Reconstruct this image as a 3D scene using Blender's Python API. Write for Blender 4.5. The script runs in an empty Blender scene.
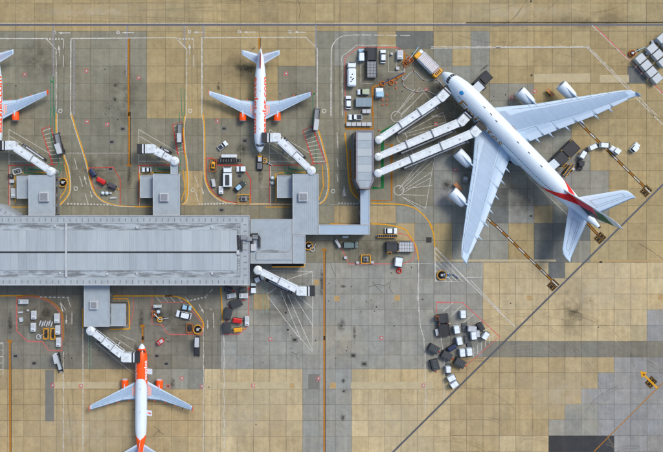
import bpy, bmesh, math, random
from mathutils import Vector, Matrix
R = math.radians
random.seed(7)
S = bpy.context.scene
col = S.collection

# ------------------------------------------------------------------ camera, sky, sun, exposure
CAMH = 240.0            # camera height (m)
S0 = 0.336              # metres per photo pixel on the ground
NX, NY = 245.0, 200.0   # photo pixel straight below the camera (the picture is an off-centre crop)
CX, CY = (NX - 331.5) * S0, -(NY - 226.0) * S0
cd = bpy.data.cameras.new('camera'); cam = bpy.data.objects.new('camera', cd); col.objects.link(cam)
cam.location = (CX, CY, CAMH); cam.rotation_euler = (0, 0, 0)
cd.sensor_width = 36.0; cd.lens = 36.0 * CAMH / (663 * S0)
cd.shift_x = (331.5 - NX) / 663.0; cd.shift_y = -(226.0 - NY) / 663.0
cd.clip_start = 1.0; cd.clip_end = 6000.0
S.camera = cam

SUN_AZ, SUN_EL = R(42), R(52)      # compass bearing (from +Y towards +X) and elevation of the sun
w = bpy.data.worlds.new('World'); S.world = w; w.use_nodes = True
nt = w.node_tree; bg = nt.nodes['Background']
sky = nt.nodes.new('ShaderNodeTexSky'); sky.sky_type = 'NISHITA'; sky.sun_disc = False
sky.sun_elevation = SUN_EL; sky.sun_rotation = SUN_AZ; sky.air_density = 1.0; sky.dust_density = 3.0; sky.ozone_density = 0.4
nt.links.new(sky.outputs[0], bg.inputs[0]); bg.inputs[1].default_value = 0.15
sl = bpy.data.lights.new('sun', 'SUN'); sl.energy = 1.5; sl.angle = R(18); sl.color = (1.0, 0.96, 0.88)
so = bpy.data.objects.new('sun', sl); col.objects.link(so)
sd = Vector((math.sin(SUN_AZ) * math.cos(SUN_EL), math.cos(SUN_AZ) * math.cos(SUN_EL), math.sin(SUN_EL)))
so.rotation_euler = sd.to_track_quat('Z', 'Y').to_euler(); so.location = (60, 60, 200)
S.view_settings.view_transform = 'Standard'; S.view_settings.look = 'None'
S.view_settings.exposure = 0.27; S.view_settings.gamma = 1.0
S.render.engine = 'CYCLES'

# ------------------------------------------------------------------ photo pixel -> place on a level of known height
def P(px, py, z=0.0):
    k = S0 * (CAMH - z) / CAMH
    return Vector((CX + (px - NX) * k, CY - (py - NY) * k, z))
TILES = dict(A=(0, 0), B=(165, 0), C=(330, 0), D=(493, 0), E=(0, 112), F=(165, 112), G=(330, 112), H=(493, 112),
             I=(0, 224), J=(165, 224), K=(330, 224), L=(493, 224), M=(0, 336), N=(165, 336), O=(330, 336), Q=(493, 336))
def T(t, *pts):
    ox, oy = TILES[t]
    r = [(ox + x / 3.894, oy + y / 3.894) for x, y in pts]
    return r if len(r) > 1 else r[0]

# ------------------------------------------------------------------ materials
def lin(c):
    return tuple(((v / 255) / 12.92 if v / 255 <= 0.04045 else (((v / 255) + 0.055) / 1.055) ** 2.4) for v in c)
MATS = {}
def N(nt, t, **kw):
    n = nt.nodes.new(t)
    for k, v in kw.items(): setattr(n, k, v)
    return n
def mat(name, rgb, rough=0.5, var=0.10, scale=0.8, metal=0.0, bump=0.0, spec=0.4, streak=None):
    if name in MATS: return MATS[name]
    m = bpy.data.materials.new(name); m.use_nodes = True; MATS[name] = m
    t = m.node_tree; b = t.nodes['Principled BSDF']
    b.inputs['Roughness'].default_value = rough; b.inputs['Metallic'].default_value = metal
    b.inputs['Specular IOR Level'].default_value = spec
    tc = N(t, 'ShaderNodeTexCoord'); mp = N(t, 'ShaderNodeMapping')
    t.links.new(tc.outputs['Object'], mp.inputs[0])
    if streak: mp.inputs['Scale'].default_value = streak
    nz = N(t, 'ShaderNodeTexNoise'); nz.inputs['Scale'].default_value = scale; nz.inputs['Detail'].default_value = 6
    nz.inputs['Roughness'].default_value = 0.65
    t.links.new(mp.outputs[0], nz.inputs['Vector'])
    rp = N(t, 'ShaderNodeMapRange'); rp.inputs[1].default_value = 0.25; rp.inputs[2].default_value = 0.75
    rp.inputs[3].default_value = 1 - var; rp.inputs[4].default_value = 1 + var * 0.6
    t.links.new(nz.outputs[0], rp.inputs[0])
    mx = N(t, 'ShaderNodeVectorMath', operation='SCALE'); mx.inputs[0].default_value = lin(rgb)
    t.links.new(rp.outputs[0], mx.inputs['Scale']); t.links.new(mx.outputs[0], b.inputs['Base Color'])
    if bump:
        bp = N(t, 'ShaderNodeBump'); bp.inputs['Strength'].default_value = bump; bp.inputs['Distance'].default_value = 0.05
        t.links.new(nz.outputs[0], bp.inputs['Height']); t.links.new(bp.outputs[0], b.inputs['Normal'])
    return m

def slab_material():
    m = bpy.data.materials.new('concrete_slab'); m.use_nodes = True; t = m.node_tree; b = t.nodes['Principled BSDF']
    L = t.links.new
    b.inputs['Roughness'].default_value = 0.85; b.inputs['Specular IOR Level'].default_value = 0.2
    at = N(t, 'ShaderNodeAttribute'); at.attribute_name = 'Col'
    gm = N(t, 'ShaderNodeNewGeometry')
    def noise(scale, det, mscale=(1, 1, 1), rgh=0.6):
        mp = N(t, 'ShaderNodeMapping'); mp.inputs['Scale'].default_value = mscale; L(gm.outputs['Position'], mp.inputs[0])
        n = N(t, 'ShaderNodeTexNoise'); n.inputs['Scale'].default_value = scale; n.inputs['Detail'].default_value = det
        n.inputs['Roughness'].default_value = rgh; L(mp.outputs[0], n.inputs['Vector']); return n.outputs[0]
    def rng(s, a, bb, c, d):
        r = N(t, 'ShaderNodeMapRange'); L(s, r.inputs[0])
        for i, v in zip((1, 2, 3, 4), (a, bb, c, d)): r.inputs[i].default_value = v
        return r.outputs[0]
    def mul(a, bb):
        x = N(t, 'ShaderNodeMath', operation='MULTIPLY'); L(a, x.inputs[0]); L(bb, x.inputs[1]); return x.outputs[0]
    f = rng(noise(0.03, 5), 0.3, 0.7, 0.92, 1.08)
    f = mul(f, rng(noise(0.35, 8, rgh=0.72), 0.3, 0.7, 0.82, 1.13))
    f = mul(f, rng(noise(1.0, 5, (0.8, 0.05, 1)), 0.35, 0.7, 0.90, 1.07))       # broomed / swept streaks
    f = mul(f, rng(noise(0.9, 10, rgh=0.85), 0.35, 0.65, 0.9, 1.08))
    f = mul(f, rng(noise(0.9, 4, rgh=0.6), 0.66, 0.72, 1.0, 0.62))                  # small dark spots
    f = mul(f, rng(noise(0.12, 10, rgh=0.8), 0.58, 0.72, 1.0, 0.74))
    f = mul(f, rng(noise(0.09, 8, (1, .5, 1), rgh=0.75), 0.52, 0.72, 1.0, 0.80))
    # dirt gathered along the joints
    uv = N(t, 'ShaderNodeUVMap'); uv.uv_map = 'UV'
    sx = N(t, 'ShaderNodeSeparateXYZ'); L(uv.outputs[0], sx.inputs[0])
    def edge(s):
        a = N(t, 'ShaderNodeMath', operation='SUBTRACT'); L(s, a.inputs[0]); a.inputs[1].default_value = 0.5
        c = N(t, 'ShaderNodeMath', operation='ABSOLUTE'); L(a.outputs[0], c.inputs[0]); return c.outputs[0]
    mxx = N(t, 'ShaderNodeMath', operation='MAXIMUM'); L(edge(sx.outputs[0]), mxx.inputs[0]); L(edge(sx.outputs[1]), mxx.inputs[1])
    f = mul(f, rng(mxx.outputs[0], 0.47, 0.5, 1.0, 0.92))
    vm = N(t, 'ShaderNodeVectorMath', operation='SCALE'); L(at.outputs['Color'], vm.inputs[0]); L(f, vm.inputs['Scale'])
    # slight shift between warm and cold
    mixc = N(t, 'ShaderNodeMix', data_type='RGBA', blend_type='MULTIPLY')
    L(rng(noise(0.05, 4), 0.4, 0.65, 0.0, 1.0), mixc.inputs[0]); L(vm.outputs[0], mixc.inputs[6])
    mixc.inputs[7].default_value = (1.03, 0.99, 0.92, 1)
    L(mixc.outputs[2], b.inputs['Base Color'])
    bp = N(t, 'ShaderNodeBump'); bp.inputs['Strength'].default_value = 0.25; bp.inputs['Distance'].default_value = 0.02
    L(noise(6, 4), bp.inputs['Height']); L(bp.outputs[0], b.inputs['Normal'])
    return m
M_SLAB = slab_material()

def paint(name, rgb, wear=0.45, sc=1.6, amax=1.0):
    if name in MATS: return MATS[name]
    m = bpy.data.materials.new(name); m.use_nodes = True; MATS[name] = m; t = m.node_tree; b = t.nodes['Principled BSDF']
    b.inputs['Roughness'].default_value = 0.75; b.inputs['Specular IOR Level'].default_value = 0.2
    b.inputs['Base Color'].default_value = (*lin(rgb), 1)
    g = N(t, 'ShaderNodeNewGeometry'); n = N(t, 'ShaderNodeTexNoise'); n.inputs['Scale'].default_value = sc; n.inputs['Detail'].default_value = 7
    n.inputs['Roughness'].default_value = 0.75
    t.links.new(g.outputs['Position'], n.inputs['Vector'])
    r = N(t, 'ShaderNodeMapRange'); r.inputs[1].default_value = 0.36; r.inputs[2].default_value = 0.6
    r.inputs[3].default_value = (1 - wear) * amax; r.inputs[4].default_value = amax
    t.links.new(n.outputs[0], r.inputs[0]); t.links.new(r.outputs[0], b.inputs['Alpha'])
    return m
def stain_mat(name, rgb, strength, sc=0.5):
    if name in MATS: return MATS[name]
    m = bpy.data.materials.new(name); m.use_nodes = True; MATS[name] = m; t = m.node_tree; b = t.nodes['Principled BSDF']; L = t.links.new
    b.inputs['Roughness'].default_value = 0.7; b.inputs['Base Color'].default_value = (*lin(rgb), 1)
    uv = N(t, 'ShaderNodeUVMap'); uv.uv_map = 'UV'
    ln = N(t, 'ShaderNodeVectorMath', operation='LENGTH'); L(uv.outputs[0], ln.inputs[0])
    g = N(t, 'ShaderNodeNewGeometry'); n = N(t, 'ShaderNodeTexNoise'); n.inputs['Scale'].default_value = sc; n.inputs['Detail'].default_value = 7
    n.inputs['Roughness'].default_value = 0.7
    L(g.outputs['Position'], n.inputs['Vector'])
    r = N(t, 'ShaderNodeMapRange'); L(ln.outputs['Value'], r.inputs[0]); r.inputs[1].default_value = 1.0; r.inputs[2].default_value = 0.1
    r.inputs[3].default_value = 0; r.inputs[4].default_value = strength
    r2 = N(t, 'ShaderNodeMapRange'); L(n.outputs[0], r2.inputs[0]); r2.inputs[1].default_value = 0.36; r2.inputs[2].default_value = 0.62
    mu = N(t, 'ShaderNodeMath', operation='MULTIPLY'); L(r.outputs[0], mu.inputs[0]); L(r2.outputs[0], mu.inputs[1])
    L(mu.outputs[0], b.inputs['Alpha'])
    return m

def skin(name, rgb, bw, bh, rough=.4, var=.08, line=.88):
    m = mat(name, rgb, rough, var, 0.9, streak=(.18, 1.1, 1.1)); t = m.node_tree; b = t.nodes['Principled BSDF']
    src = b.inputs['Base Color'].links[0].from_socket
    tc = N(t, 'ShaderNodeTexCoord'); br = N(t, 'ShaderNodeTexBrick'); br.inputs['Color1'].default_value = (1, 1, 1, 1); br.inputs['Color2'].default_value = (.97, .97, .97, 1)
    br.inputs['Mortar'].default_value = (line, line, line, 1); br.inputs['Scale'].default_value = 1; br.inputs['Mortar Size'].default_value = .05; br.inputs['Brick Width'].default_value = bw; br.inputs['Row Height'].default_value = bh
    t.links.new(tc.outputs['Object'], br.inputs['Vector'])
    mx = N(t, 'ShaderNodeVectorMath', operation='MULTIPLY'); t.links.new(src, mx.inputs[0]); t.links.new(br.outputs[0], mx.inputs[1]); t.links.new(mx.outputs[0], b.inputs['Base Color']); return m
WHITE = mat('white_gloss', (214, 226, 234), 0.38, 0.08, 0.6)
SKIN = skin('aircraft_skin', (214, 228, 238), 3.2, 1.3)
OFFW = mat('offwhite_steel', (206, 216, 222), 0.5, 0.26, 0.8)
WINGG = skin('wing_grey', (150, 174, 198), 2.4, 3.6, .42, .10, .9)
WINGL = mat('wing_light', (178, 201, 221), 0.42, 0.10, 0.9, streak=(.3, 1, 1))
WINGT = mat('wing_trailing', (186, 206, 224), .42, .06, .4); WINGS = mat('wing_spoiler', (168, 192, 214), .42, .06, .4); SEAM = mat('panel_seam', (112, 132, 150), .5, .1, .5)
ORANGE = mat('aircraft_orange', (250, 84, 8), 0.4, 0.06, 0.5)
DARK = mat('dark_steel', (44, 46, 50), 0.6, 0.25, 1.2)
BLACK = mat('black_rubber', (24, 24, 26), 0.8, 0.2, 1.5)
CHAR = mat('charcoal_cover', (58, 62, 66), 0.8, 0.25, 1.2)
GREY = mat('grey_metal', (128, 134, 140), 0.5, 0.18, 0.9)
LGREY = mat('light_grey_metal', (178, 184, 190), 0.5, 0.14, 0.9)
GLASS = mat('dark_glass', (20, 26, 34), 0.12, 0.05, 0.5, spec=0.6)
YEL = mat('machine_yellow', (222, 160, 24), 0.5, 0.14, 1.2)
RED = mat('red_paint', (200, 28, 24), 0.45, 0.12, 0.8)
BLUE = mat('blue_paint', (40, 74, 130), 0.45, 0.15, 0.8)
NAVY = mat('navy_paint', (34, 46, 74), 0.5, 0.15, 0.8)
TEAL = mat('pale_blue_paint', (150, 190, 214), 0.45, 0.1, 0.8)
PALEB = mat('white_dusty', (196, 206, 210), .5, .2, 1.0)
SAGE = mat('pale_green_paint', (160, 176, 150), 0.45, 0.1, 0.8)
RUST = mat('orange_brown_steel', (176, 96, 36), 0.7, 0.3, 1.5)
GOLD = mat('gold_letters', (170, 120, 50), 0.4, 0.05, 0.5)
ROOF = mat('roof_sheet', (160, 171, 178), 0.55, 0.14, 0.25, streak=(1.2, 0.25, 1))
ROOF2 = mat('roof_sheet_paler', (164, 175, 181), 0.55, 0.12, 0.25, streak=(1.2, 0.25, 1))
ROOF3 = mat('roof_sheet_duller', (155, 166, 173), 0.55, 0.14, 0.25, streak=(1.2, 0.25, 1))
LEDGE = mat('roof_ledge', (156, 166, 172), 0.65, 0.2, 0.35)
ROOFM = mat('flat_roof_membrane', (153, 166, 175), 0.7, 0.18, 0.35)
WALL = mat('pier_wall', (120, 124, 126), 0.7, 0.18, 0.6)
STUCCO = mat('dark_wall', (70, 72, 74), 0.7, 0.2, 0.6)
LAMP = mat('headlight_glass', (230, 234, 236), 0.15, 0.02)
TAIL = mat('tail_light', (150, 16, 14), 0.3, 0.05)
TYRE = BLACK
def gutter_material():
    m = bpy.data.materials.new('stained_gutter'); m.use_nodes = True; t = m.node_tree; b = t.nodes['Principled BSDF']; L = t.links.new
    b.inputs['Roughness'].default_value = 0.7
    tc = N(t, 'ShaderNodeTexCoord'); mp = N(t, 'ShaderNodeMapping'); mp.inputs['Scale'].default_value = (0.16, 0.9, 1); L(tc.outputs['Object'], mp.inputs[0])
    n = N(t, 'ShaderNodeTexNoise'); n.inputs['Scale'].default_value = 1.0; n.inputs['Detail'].default_value = 8; n.inputs['Roughness'].default_value = 0.75
    L(mp.outputs[0], n.inputs['Vector'])
    cr = N(t, 'ShaderNodeValToRGB'); L(n.outputs[0], cr.inputs[0])
    cr.color_ramp.elements[0].position = 0.43; cr.color_ramp.elements[0].color = (*lin((106, 112, 115)), 1)
    cr.color_ramp.elements[1].position = 0.56; cr.color_ramp.elements[1].color = (*lin((160, 171, 178)), 1)
    L(cr.outputs[0], b.inputs['Base Color']); return m
GUTTER = gutter_material()

P_WHITE = paint('paint_white', (206, 206, 198), 0.6)
P_WORN = paint('paint_white_worn', (200, 200, 192), 0.6)
P_YEL = paint('paint_yellow', (216, 158, 30), 0.35)
P_ORG = paint('paint_orange', (170, 112, 30), 0.45)
P_RED = paint('paint_red', (196, 72, 66), 0.6)
P_PINK = paint('paint_pink', (206, 104, 100), 0.55)
P_GREEN = paint('paint_green', (52, 128, 96), 0.5)
P_GREENS = paint('paint_green_solid', (20, 116, 60), 0.3)
P_PALEG = paint('paint_pale_green', (130, 160, 140), 0.7)
P_LILAC = paint('paint_grey_lilac', (146, 146, 152), 0.6)
P_BLACK = paint('paint_black', (34, 33, 32), 0.15)
P_CHAN = mat('channel_grating', (84, 86, 98), 0.6, 0.2, 0.8, streak=(4, .3, 1))
P_DRAIN = mat('drain_grating', (78, 80, 86), 0.6, 0.25, 1.0)

# ------------------------------------------------------------------ mesh helpers
SMALL = {'post', 'belt_cleat', 'roller', 'roller_row', 'rib', 'roof_rib', 'roof_ribs', 'roof_seam', 'roof_seams', 'hoop', 'tread', 'canopy_post', 'hatching', 'stop_marking_bars', 'dashed_line', 'lead_in_dash', 'top_slats', 'control_surface_gap', 'elevator_gap', 'antenna', 'coupling'}   # pieces of a pixel or less, kept joined
class MB:
    def __init__(s): s.v = []; s.f = []; s.mi = []; s.sm = []; s.mats = []; s.cur = 0; s.smooth = False; s.uv = None
    def m(s, mt):
        if mt not in s.mats: s.mats.append(mt)
        s.cur = s.mats.index(mt); return s
    def face(s, idx): s.f.append(tuple(idx)); s.mi.append(s.cur); s.sm.append(s.smooth)
    def add(s, pts):
        b = len(s.v); s.v.extend([tuple(p) for p in pts]); return b
    def ring_loft(s, rings, cap0=True, cap1=True, closed=True):
        n = len(rings[0]); bs = [s.add(r) for r in rings]
        for a, b in zip(bs, bs[1:]):
            for i in range(n if closed else n - 1):
                j = (i + 1) % n; s.face((a + i, a + j, b + j, b + i))
        if cap0: s.face([bs[0] + i for i in reversed(range(n))])
        if cap1: s.face([bs[-1] + i for i in range(n)])
    def box(s, x0, x1, y0, y1, z0, z1):
        s.ring_loft([[(x0, y0, z), (x1, y0, z), (x1, y1, z), (x0, y1, z)] for z in (z0, z1)])
    def rbox(s, x0, x1, y0, y1, z0, z1, c=0.08, ct=None, ctop=None):
        ct = c if ct is None else ct
        def ring(i, z):
            a, b, d, e = x0 + i, x1 - i, y0 + i, y1 - i
            return [(a + c, d, z), (b - c, d, z), (b, d + c, z), (b, e - c, z), (b - c, e, z), (a + c, e, z), (a, e - c, z), (a, d + c, z)]
        s.ring_loft([ring(0, z0), ring(0, z1 - ct), ring(ct, z1)])
    def taper(s, lo, hi, z0, z1, c=0.06):
        def ring(b, z):
            x0, x1, y0, y1 = b
            return [(x0 + c, y0, z), (x1 - c, y0, z), (x1, y0 + c, z), (x1, y1 - c, z), (x1 - c, y1, z), (x0 + c, y1, z), (x0, y1 - c, z), (x0, y0 + c, z)]
        s.ring_loft([ring(lo, z0), ring(hi, z1)])
    def cyl(s, p0, p1, r0, r1=None, n=12, caps=True):
        r1 = r0 if r1 is None else r1
        p0, p1 = Vector(p0), Vector(p1); d = (p1 - p0).normalized()
        u = d.orthogonal().normalized(); v = d.cross(u)
        sm = s.smooth; s.smooth = n > 8
        s.ring_loft([[p + (u * math.cos(2 * math.pi * i / n) + v * math.sin(2 * math.pi * i / n)) * r for i in range(n)] for p, r in ((p0, r0), (p1, r1))], caps, caps)
        s.smooth = sm
    def tube(s, pts, r, n=6):
        for a, b in zip(pts, pts[1:]): s.cyl(a, b, r, n=n)
    def bar(s, p0, p1, w, h):
        p0, p1 = Vector(p0), Vector(p1); d = (p1 - p0).normalized()
        u = Vector((-d.y, d.x, 0)); u = u.normalized() if u.length > 1e-5 else Vector((1, 0, 0)); v = d.cross(u)
        s.ring_loft([[p + u * a * w / 2 + v * b * h / 2 for a, b in ((-1, -1), (1, -1), (1, 1), (-1, 1))] for p in (p0, p1)])
    def prism(s, poly, z0, z1):
        s.ring_loft([[(x, y, z) for x, y in poly] for z in (z0, z1)])
    def torus(s, c, R_, r, n=20, k=6):
        c = Vector(c); b0 = len(s.v)
        for i in range(n):
            a = 2 * math.pi * i / n; d = Vector((math.cos(a), math.sin(a), 0))
            s.add([c + d * (R_ + r * math.cos(2 * math.pi * j / k)) + Vector((0, 0, r * math.sin(2 * math.pi * j / k))) for j in range(k)])
        for i in range(n):
            for j in range(k):
                s.face((b0 + i * k + j, b0 + ((i + 1) % n) * k + j, b0 + ((i + 1) % n) * k + (j + 1) % k, b0 + i * k + (j + 1) % k))
    def mesh(s, name):
        me = bpy.data.meshes.new(name); me.from_pydata(s.v, [], s.f)
        for mt in s.mats: me.materials.append(mt)
        me.polygons.foreach_set('material_index', s.mi); me.polygons.foreach_set('use_smooth', s.sm)
        me.update(); bm = bmesh.new(); bm.from_mesh(me); bmesh.ops.recalc_face_normals(bm, faces=bm.faces); bm.to_mesh(me); bm.free()
        return me
    def build(s, name, parent=None, **kw):
        o = bpy.data.objects.new(name, s.mesh(name)); col.objects.link(o)
        if parent: o.parent = parent
        if name in SMALL: o['kind'] = 'stuff'
        for k, v in kw.items(): o[k] = v
        return o
def tag(o, label, cat, group=None):
    o['label'] = label; o['category'] = cat
    if group: o['group'] = group
    return o
def thing(name, label, cat, loc=(0, 0, 0), rz=0.0, group=None):
    o = bpy.data.objects.new(name, None); o.empty_display_size = 0.5; col.objects.link(o)
    o.location = loc; o.rotation_euler = (0, 0, rz); return tag(o, label, cat, group)
def B(mt): return MB().m(mt)
def copy_tree(o, parent=None):
    c = o.copy(); col.objects.link(c); c.parent = parent
    for ch in [x for x in col.objects if x.parent == o]: copy_tree(ch, c)
    return c

# ------------------------------------------------------------------ ground
g = B(mat('far_ground', (112, 108, 84), 0.9, 0.3, 0.02)); g.add([(-3000, -3000, -0.25), (3000, -3000, -0.25), (3000, 3000, -0.25), (-3000, 3000, -0.25)]); g.face((0, 1, 2, 3))
go = g.build('ground', kind='structure')
a0, a1 = P(-140, -110), P(800, 560)
bed = B(mat('joint_filler', (92, 87, 74), 0.9, 0.25, 1.0)); bed.box(a0.x, a1.x, a1.y, a0.y, -0.2, -0.03)
apron = bed.build('apron', kind='structure')

PAL = dict(bt=(158, 144, 108), bl=(178, 164, 130), bm=(164, 149, 115), go=(127, 126, 111), gm=(134, 136, 128), gb=(139, 141, 141),
           gd=(106, 110, 108), dk=(60, 62, 66), pl=(186, 174, 146), gs=(121, 120, 110), gg=(141, 143, 137))
REG = [(-300, -300, 1000, 31.2, 'bt'), (-300, 31, 145, 262, 'go'), (145, 31, 316, 110, 'bt'), (278, 66, 316, 110, 'go'), (145, 110, 330, 262, 'go'),
       (184, 171, 205, 204, 'bm'), (252, 171, 264, 204, 'bt'), (316, 31, 400, 262, 'go'), (330, 31, 377, 66, 'gm'), (482, 31, 1000, 262, 'bt'), (396, 31, 434, 48, 'gd'), (400, 48, 482, 262, 'go'),
       (377, 31, 396, 48, 'bt'), (434, 31, 472, 48, 'bt'), (453, 48, 472, 66, 'bt'), (472, 31, 482, 84, 'gm'), (434, 48, 453, 84, 'gm'),
       (453, 66, 482, 84, 'gm'), (482, 84, 540, 119, 'gm'), (404, 84, 482, 150, 'go'), (425, 150, 472, 206, 'gg'), (440, 188, 455, 206, 'gb'), (629, 66, 648, 83, 'gd'),
       (330, 206, 395, 224, 'bm'), (395, 206, 500, 262, 'gm'), (402, 223, 416, 241, 'bm'), (434, 223, 453, 258, 'bt'), (472, 119, 553, 215, 'gm'),
       (490, 188, 510, 224, 'gd'), (495, 197, 514, 214, 'bm'), (514, 206, 534, 240, 'gg'), (534, 214, 553, 224, 'bm'), (506, 223, 534, 262, 'bt'),
       (553, 118, 571, 152, 'gm'), (553, 152, 590, 224, 'gm'), (571, 170, 606, 215, 'gm'), (590, 188, 609, 206, 'gm'), (534, 224, 590, 262, 'gd'), (571, 240, 590, 262, 'gm'), (553, 170, 571, 190, 'gb'),
       (-300, 262, 215, 369, 'gs'), (215, 262, 484, 369, 'gg'), (248, 293, 268, 312, 'bm'), (484, 262, 1000, 341, 'bl'), (548, 262, 565, 278, 'gd'),
       (-300, 369, 204, 700, 'bm'), (145, 369, 204, 389, 'gm'), (204, 369, 302, 700, 'bl'), (302, 369, 352, 700, 'gg'), (352, 369, 450, 700, 'bl'),
       (450, 357, 1000, 700, 'bm'), (482, 341, 1000, 357, 'gs'), (614, 357, 1000, 700, 'gb'), (598, 372, 1000, 700, 'gb'), (581, 388, 1000, 700, 'gb'),
       (565, 404, 1000, 700, 'gg'), (548, 419, 600, 700, 'gg'), (598, 404, 700, 700, 'gb'), (548, 435, 614, 700, 'dk'), (598, 428, 614, 436, 'dk'),
       (647, 309, 664, 341, 'gb'), (500, 435, 548, 700, 'bl')]
def region(px, py):
    r = 'bt'
    for x0, y0, x1, y1, k in REG:
        if x0 <= px < x1 and y0 <= py < y1: r = k
    return r
xs_up = [184.2 + 18.73 * k for k in range(-18, 9)] + [339.8 + 18.73 * k for k in range(0, 11)] + [534 + 18.73 * k for k in range(0, 15)]
ys_up = [-110 + 17.45 * k for k in range(0, 7)] + [3.2, 21.2] + [31.2 + 17.45 * k for k in range(0, 13)] + [262.5]
xs_lo = [499.4 + 16.4 * k for k in range(-39, 19)]
ys_lo_l = [262.5, 278.2, 294, 309.7, 325.5, 341.2, 355, 369, 389.2, 404.6, 420.6, 436.6] + [452.5 + 15.8 * k for k in range(0, 7)]
ys_lo_r = [262.5, 278.2, 294, 309.7, 325.5, 341.2, 357, 372.7, 388.6, 404.2, 419.6, 435.6] + [451.5 + 15.8 * k for k in range(0, 7)]
RECTS = []
for xs, ys, f in ((xs_up, ys_up, lambda x: True), (xs_lo, ys_lo_l, lambda x: x < 450), (xs_lo, ys_lo_r, lambda x: x >= 450)):
    for x0, x1 in zip(xs, xs[1:]):
        if not f((x0 + x1) / 2): continue
        for y0, y1 in zip(ys, ys[1:]):
            RECTS.append((x0, y0, x1, y1))
def slab_geo(r, v, f, c, uv):
    x0, y0, x1, y1 = r
    a, b_ = P(x0, y1), P(x1, y0)
    gp = random.uniform(0.012, 0.045); dz = random.uniform(-0.006, 0.0)
    k = len(v)
    def ring(i, z): return [(a.x + gp + i, a.y + gp + i, z), (b_.x - gp - i, a.y + gp + i, z), (b_.x - gp - i, b_.y - gp - i, z), (a.x + gp + i, b_.y - gp - i, z)]
    v += ring(0, -0.06) + ring(0, -0.025 + dz) + ring(0.03, dz)
    key = region((x0 + x1) / 2, (y0 + y1) / 2)
    rgb = lin(PAL[key]); br = random.gauss(1, 0.05); hue = random.gauss(0, 0.012)
    cc = (max(0.01, rgb[0] * br * (1 + hue)), max(0.01, rgb[1] * br), max(0.01, rgb[2] * br * (1 - hue)), 1)
    for q in (0, 4):
        for i in range(4):
            j = (i + 1) % 4; f.append((k + q + i, k + q + j, k + q + 4 + j, k + q + 4 + i)); uv += [(0, 0)] * 4; c += [cc] * 4
    f.append((k + 8, k + 9, k + 10, k + 11)); uv += [(0, 0), (1, 0), (1, 1), (0, 1)]; c += [cc] * 4
def slab_mesh(name, rects):
    v, f, c, uv = [], [], [], []
    for r in rects: slab_geo(r, v, f, c, uv)
    me = bpy.data.meshes.new(name); me.from_pydata(v, [], f); me.materials.append(M_SLAB)
    ca = me.color_attributes.new('Col', 'FLOAT_COLOR', 'CORNER'); ca.data.foreach_set('color', [x for q in c for x in q])
    ul = me.uv_layers.new(name='UV'); ul.data.foreach_set('uv', [x for q in uv for x in q])
    o = bpy.data.objects.new(name, me); col.objects.link(o); o.parent = apron; return o
BLD = [(0, 215, 250, 285), (236, 220, 306, 265), (28, 176, 55, 215), (153, 176, 180, 215), (292, 174, 319, 222), (83, 285, 108, 328), (306, 225, 370, 236), (355, 130, 374, 196)]
def vis_area(r):
    x0, y0, x1, y1 = max(r[0], 0), max(r[1], 0), min(r[2], 663), min(r[3], 452)
    if x1 <= x0 or y1 <= y0: return 0
    a = (x1 - x0) * (y1 - y0)
    for b_ in BLD:
        w_, h_ = min(x1, b_[2]) - max(x0, b_[0]), min(y1, b_[3]) - max(y0, b_[1])
        if w_ > 0 and h_ > 0: a -= w_ * h_
    return a
RECTS.sort(key=vis_area, reverse=True)
for r in RECTS[:300]: slab_mesh('concrete_slab', [r])
rest = slab_mesh('concrete_slab_field', RECTS[300:]); rest['kind'] = 'stuff'

# ------------------------------------------------------------------ painted markings (thin sheets lying on the slabs)
def smooth(pts, n=6):
    out = []
    q = [pts[0]] + list(pts) + [pts[-1]]
    for i in range(1, len(q) - 2):
        p0, p1, p2, p3 = q[i - 1], q[i], q[i + 1], q[i + 2]
        for k in range(n):
            t = k / n
            out.append(tuple(0.5 * ((2 * b) + (-a + c) * t + (2 * a - 5 * b + 4 * c - d) * t * t + (-a + 3 * b - 3 * c + d) * t ** 3) for a, b, c, d in zip(p0, p1, p2, p3)))
    out.append(tuple(pts[-1])); return out
def ribbon(mb, pts, wd, z=0.004, uvs=None):
    w3 = [P(x, y) for x, y in pts]; L_, R_ = [], []
    for i, p in enumerate(w3):
        a = w3[max(0, i - 1)]; b = w3[min(len(w3) - 1, i + 1)]
        d = (b - a); d = d.normalized() if d.length > 1e-6 else Vector((1, 0, 0))
        n = Vector((-d.y, d.x, 0))
        if 0 < i < len(w3) - 1:
            d1 = (w3[i] - w3[i - 1]).normalized(); c = max(0.5, abs(d.dot(d1))); k = wd / 2 / c
        else: k = wd / 2
        L_.append((p.x + n.x * k, p.y + n.y * k, z)); R_.append((p.x - n.x * k, p.y - n.y * k, z))
    b0 = mb.add(L_); b1 = mb.add(R_)
    for i in range(len(w3) - 1): mb.face((b1 + i, b1 + i + 1, b0 + i + 1, b0 + i))
LEV = [0]
def zlev():
    LEV[0] = (LEV[0] + 1) % 5; return 0.004 + 0.0035 * LEV[0]
def line(pts, wd=0.25, mt=P_WHITE, name='painted_line', sm=0, z=None, closed=False):
    if closed: pts = list(pts) + [pts[0]]
    if sm: pts = smooth(pts, sm)
    mb = B(mt); ribbon(mb, pts, wd, zlev() if z is None else z); return mb.build(name, apron)
def resample(pts, step):
    w3 = [Vector(p) for p in pts]; out = []; acc = 0; d0 = 0
    for a, b in zip(w3, w3[1:]):
        L_ = (b - a).length; d = d0
        while d < L_: out.append((a + (b - a) * (d / L_), (b - a).normalized())); d += step
        d0 = d - L_
    return out
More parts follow.
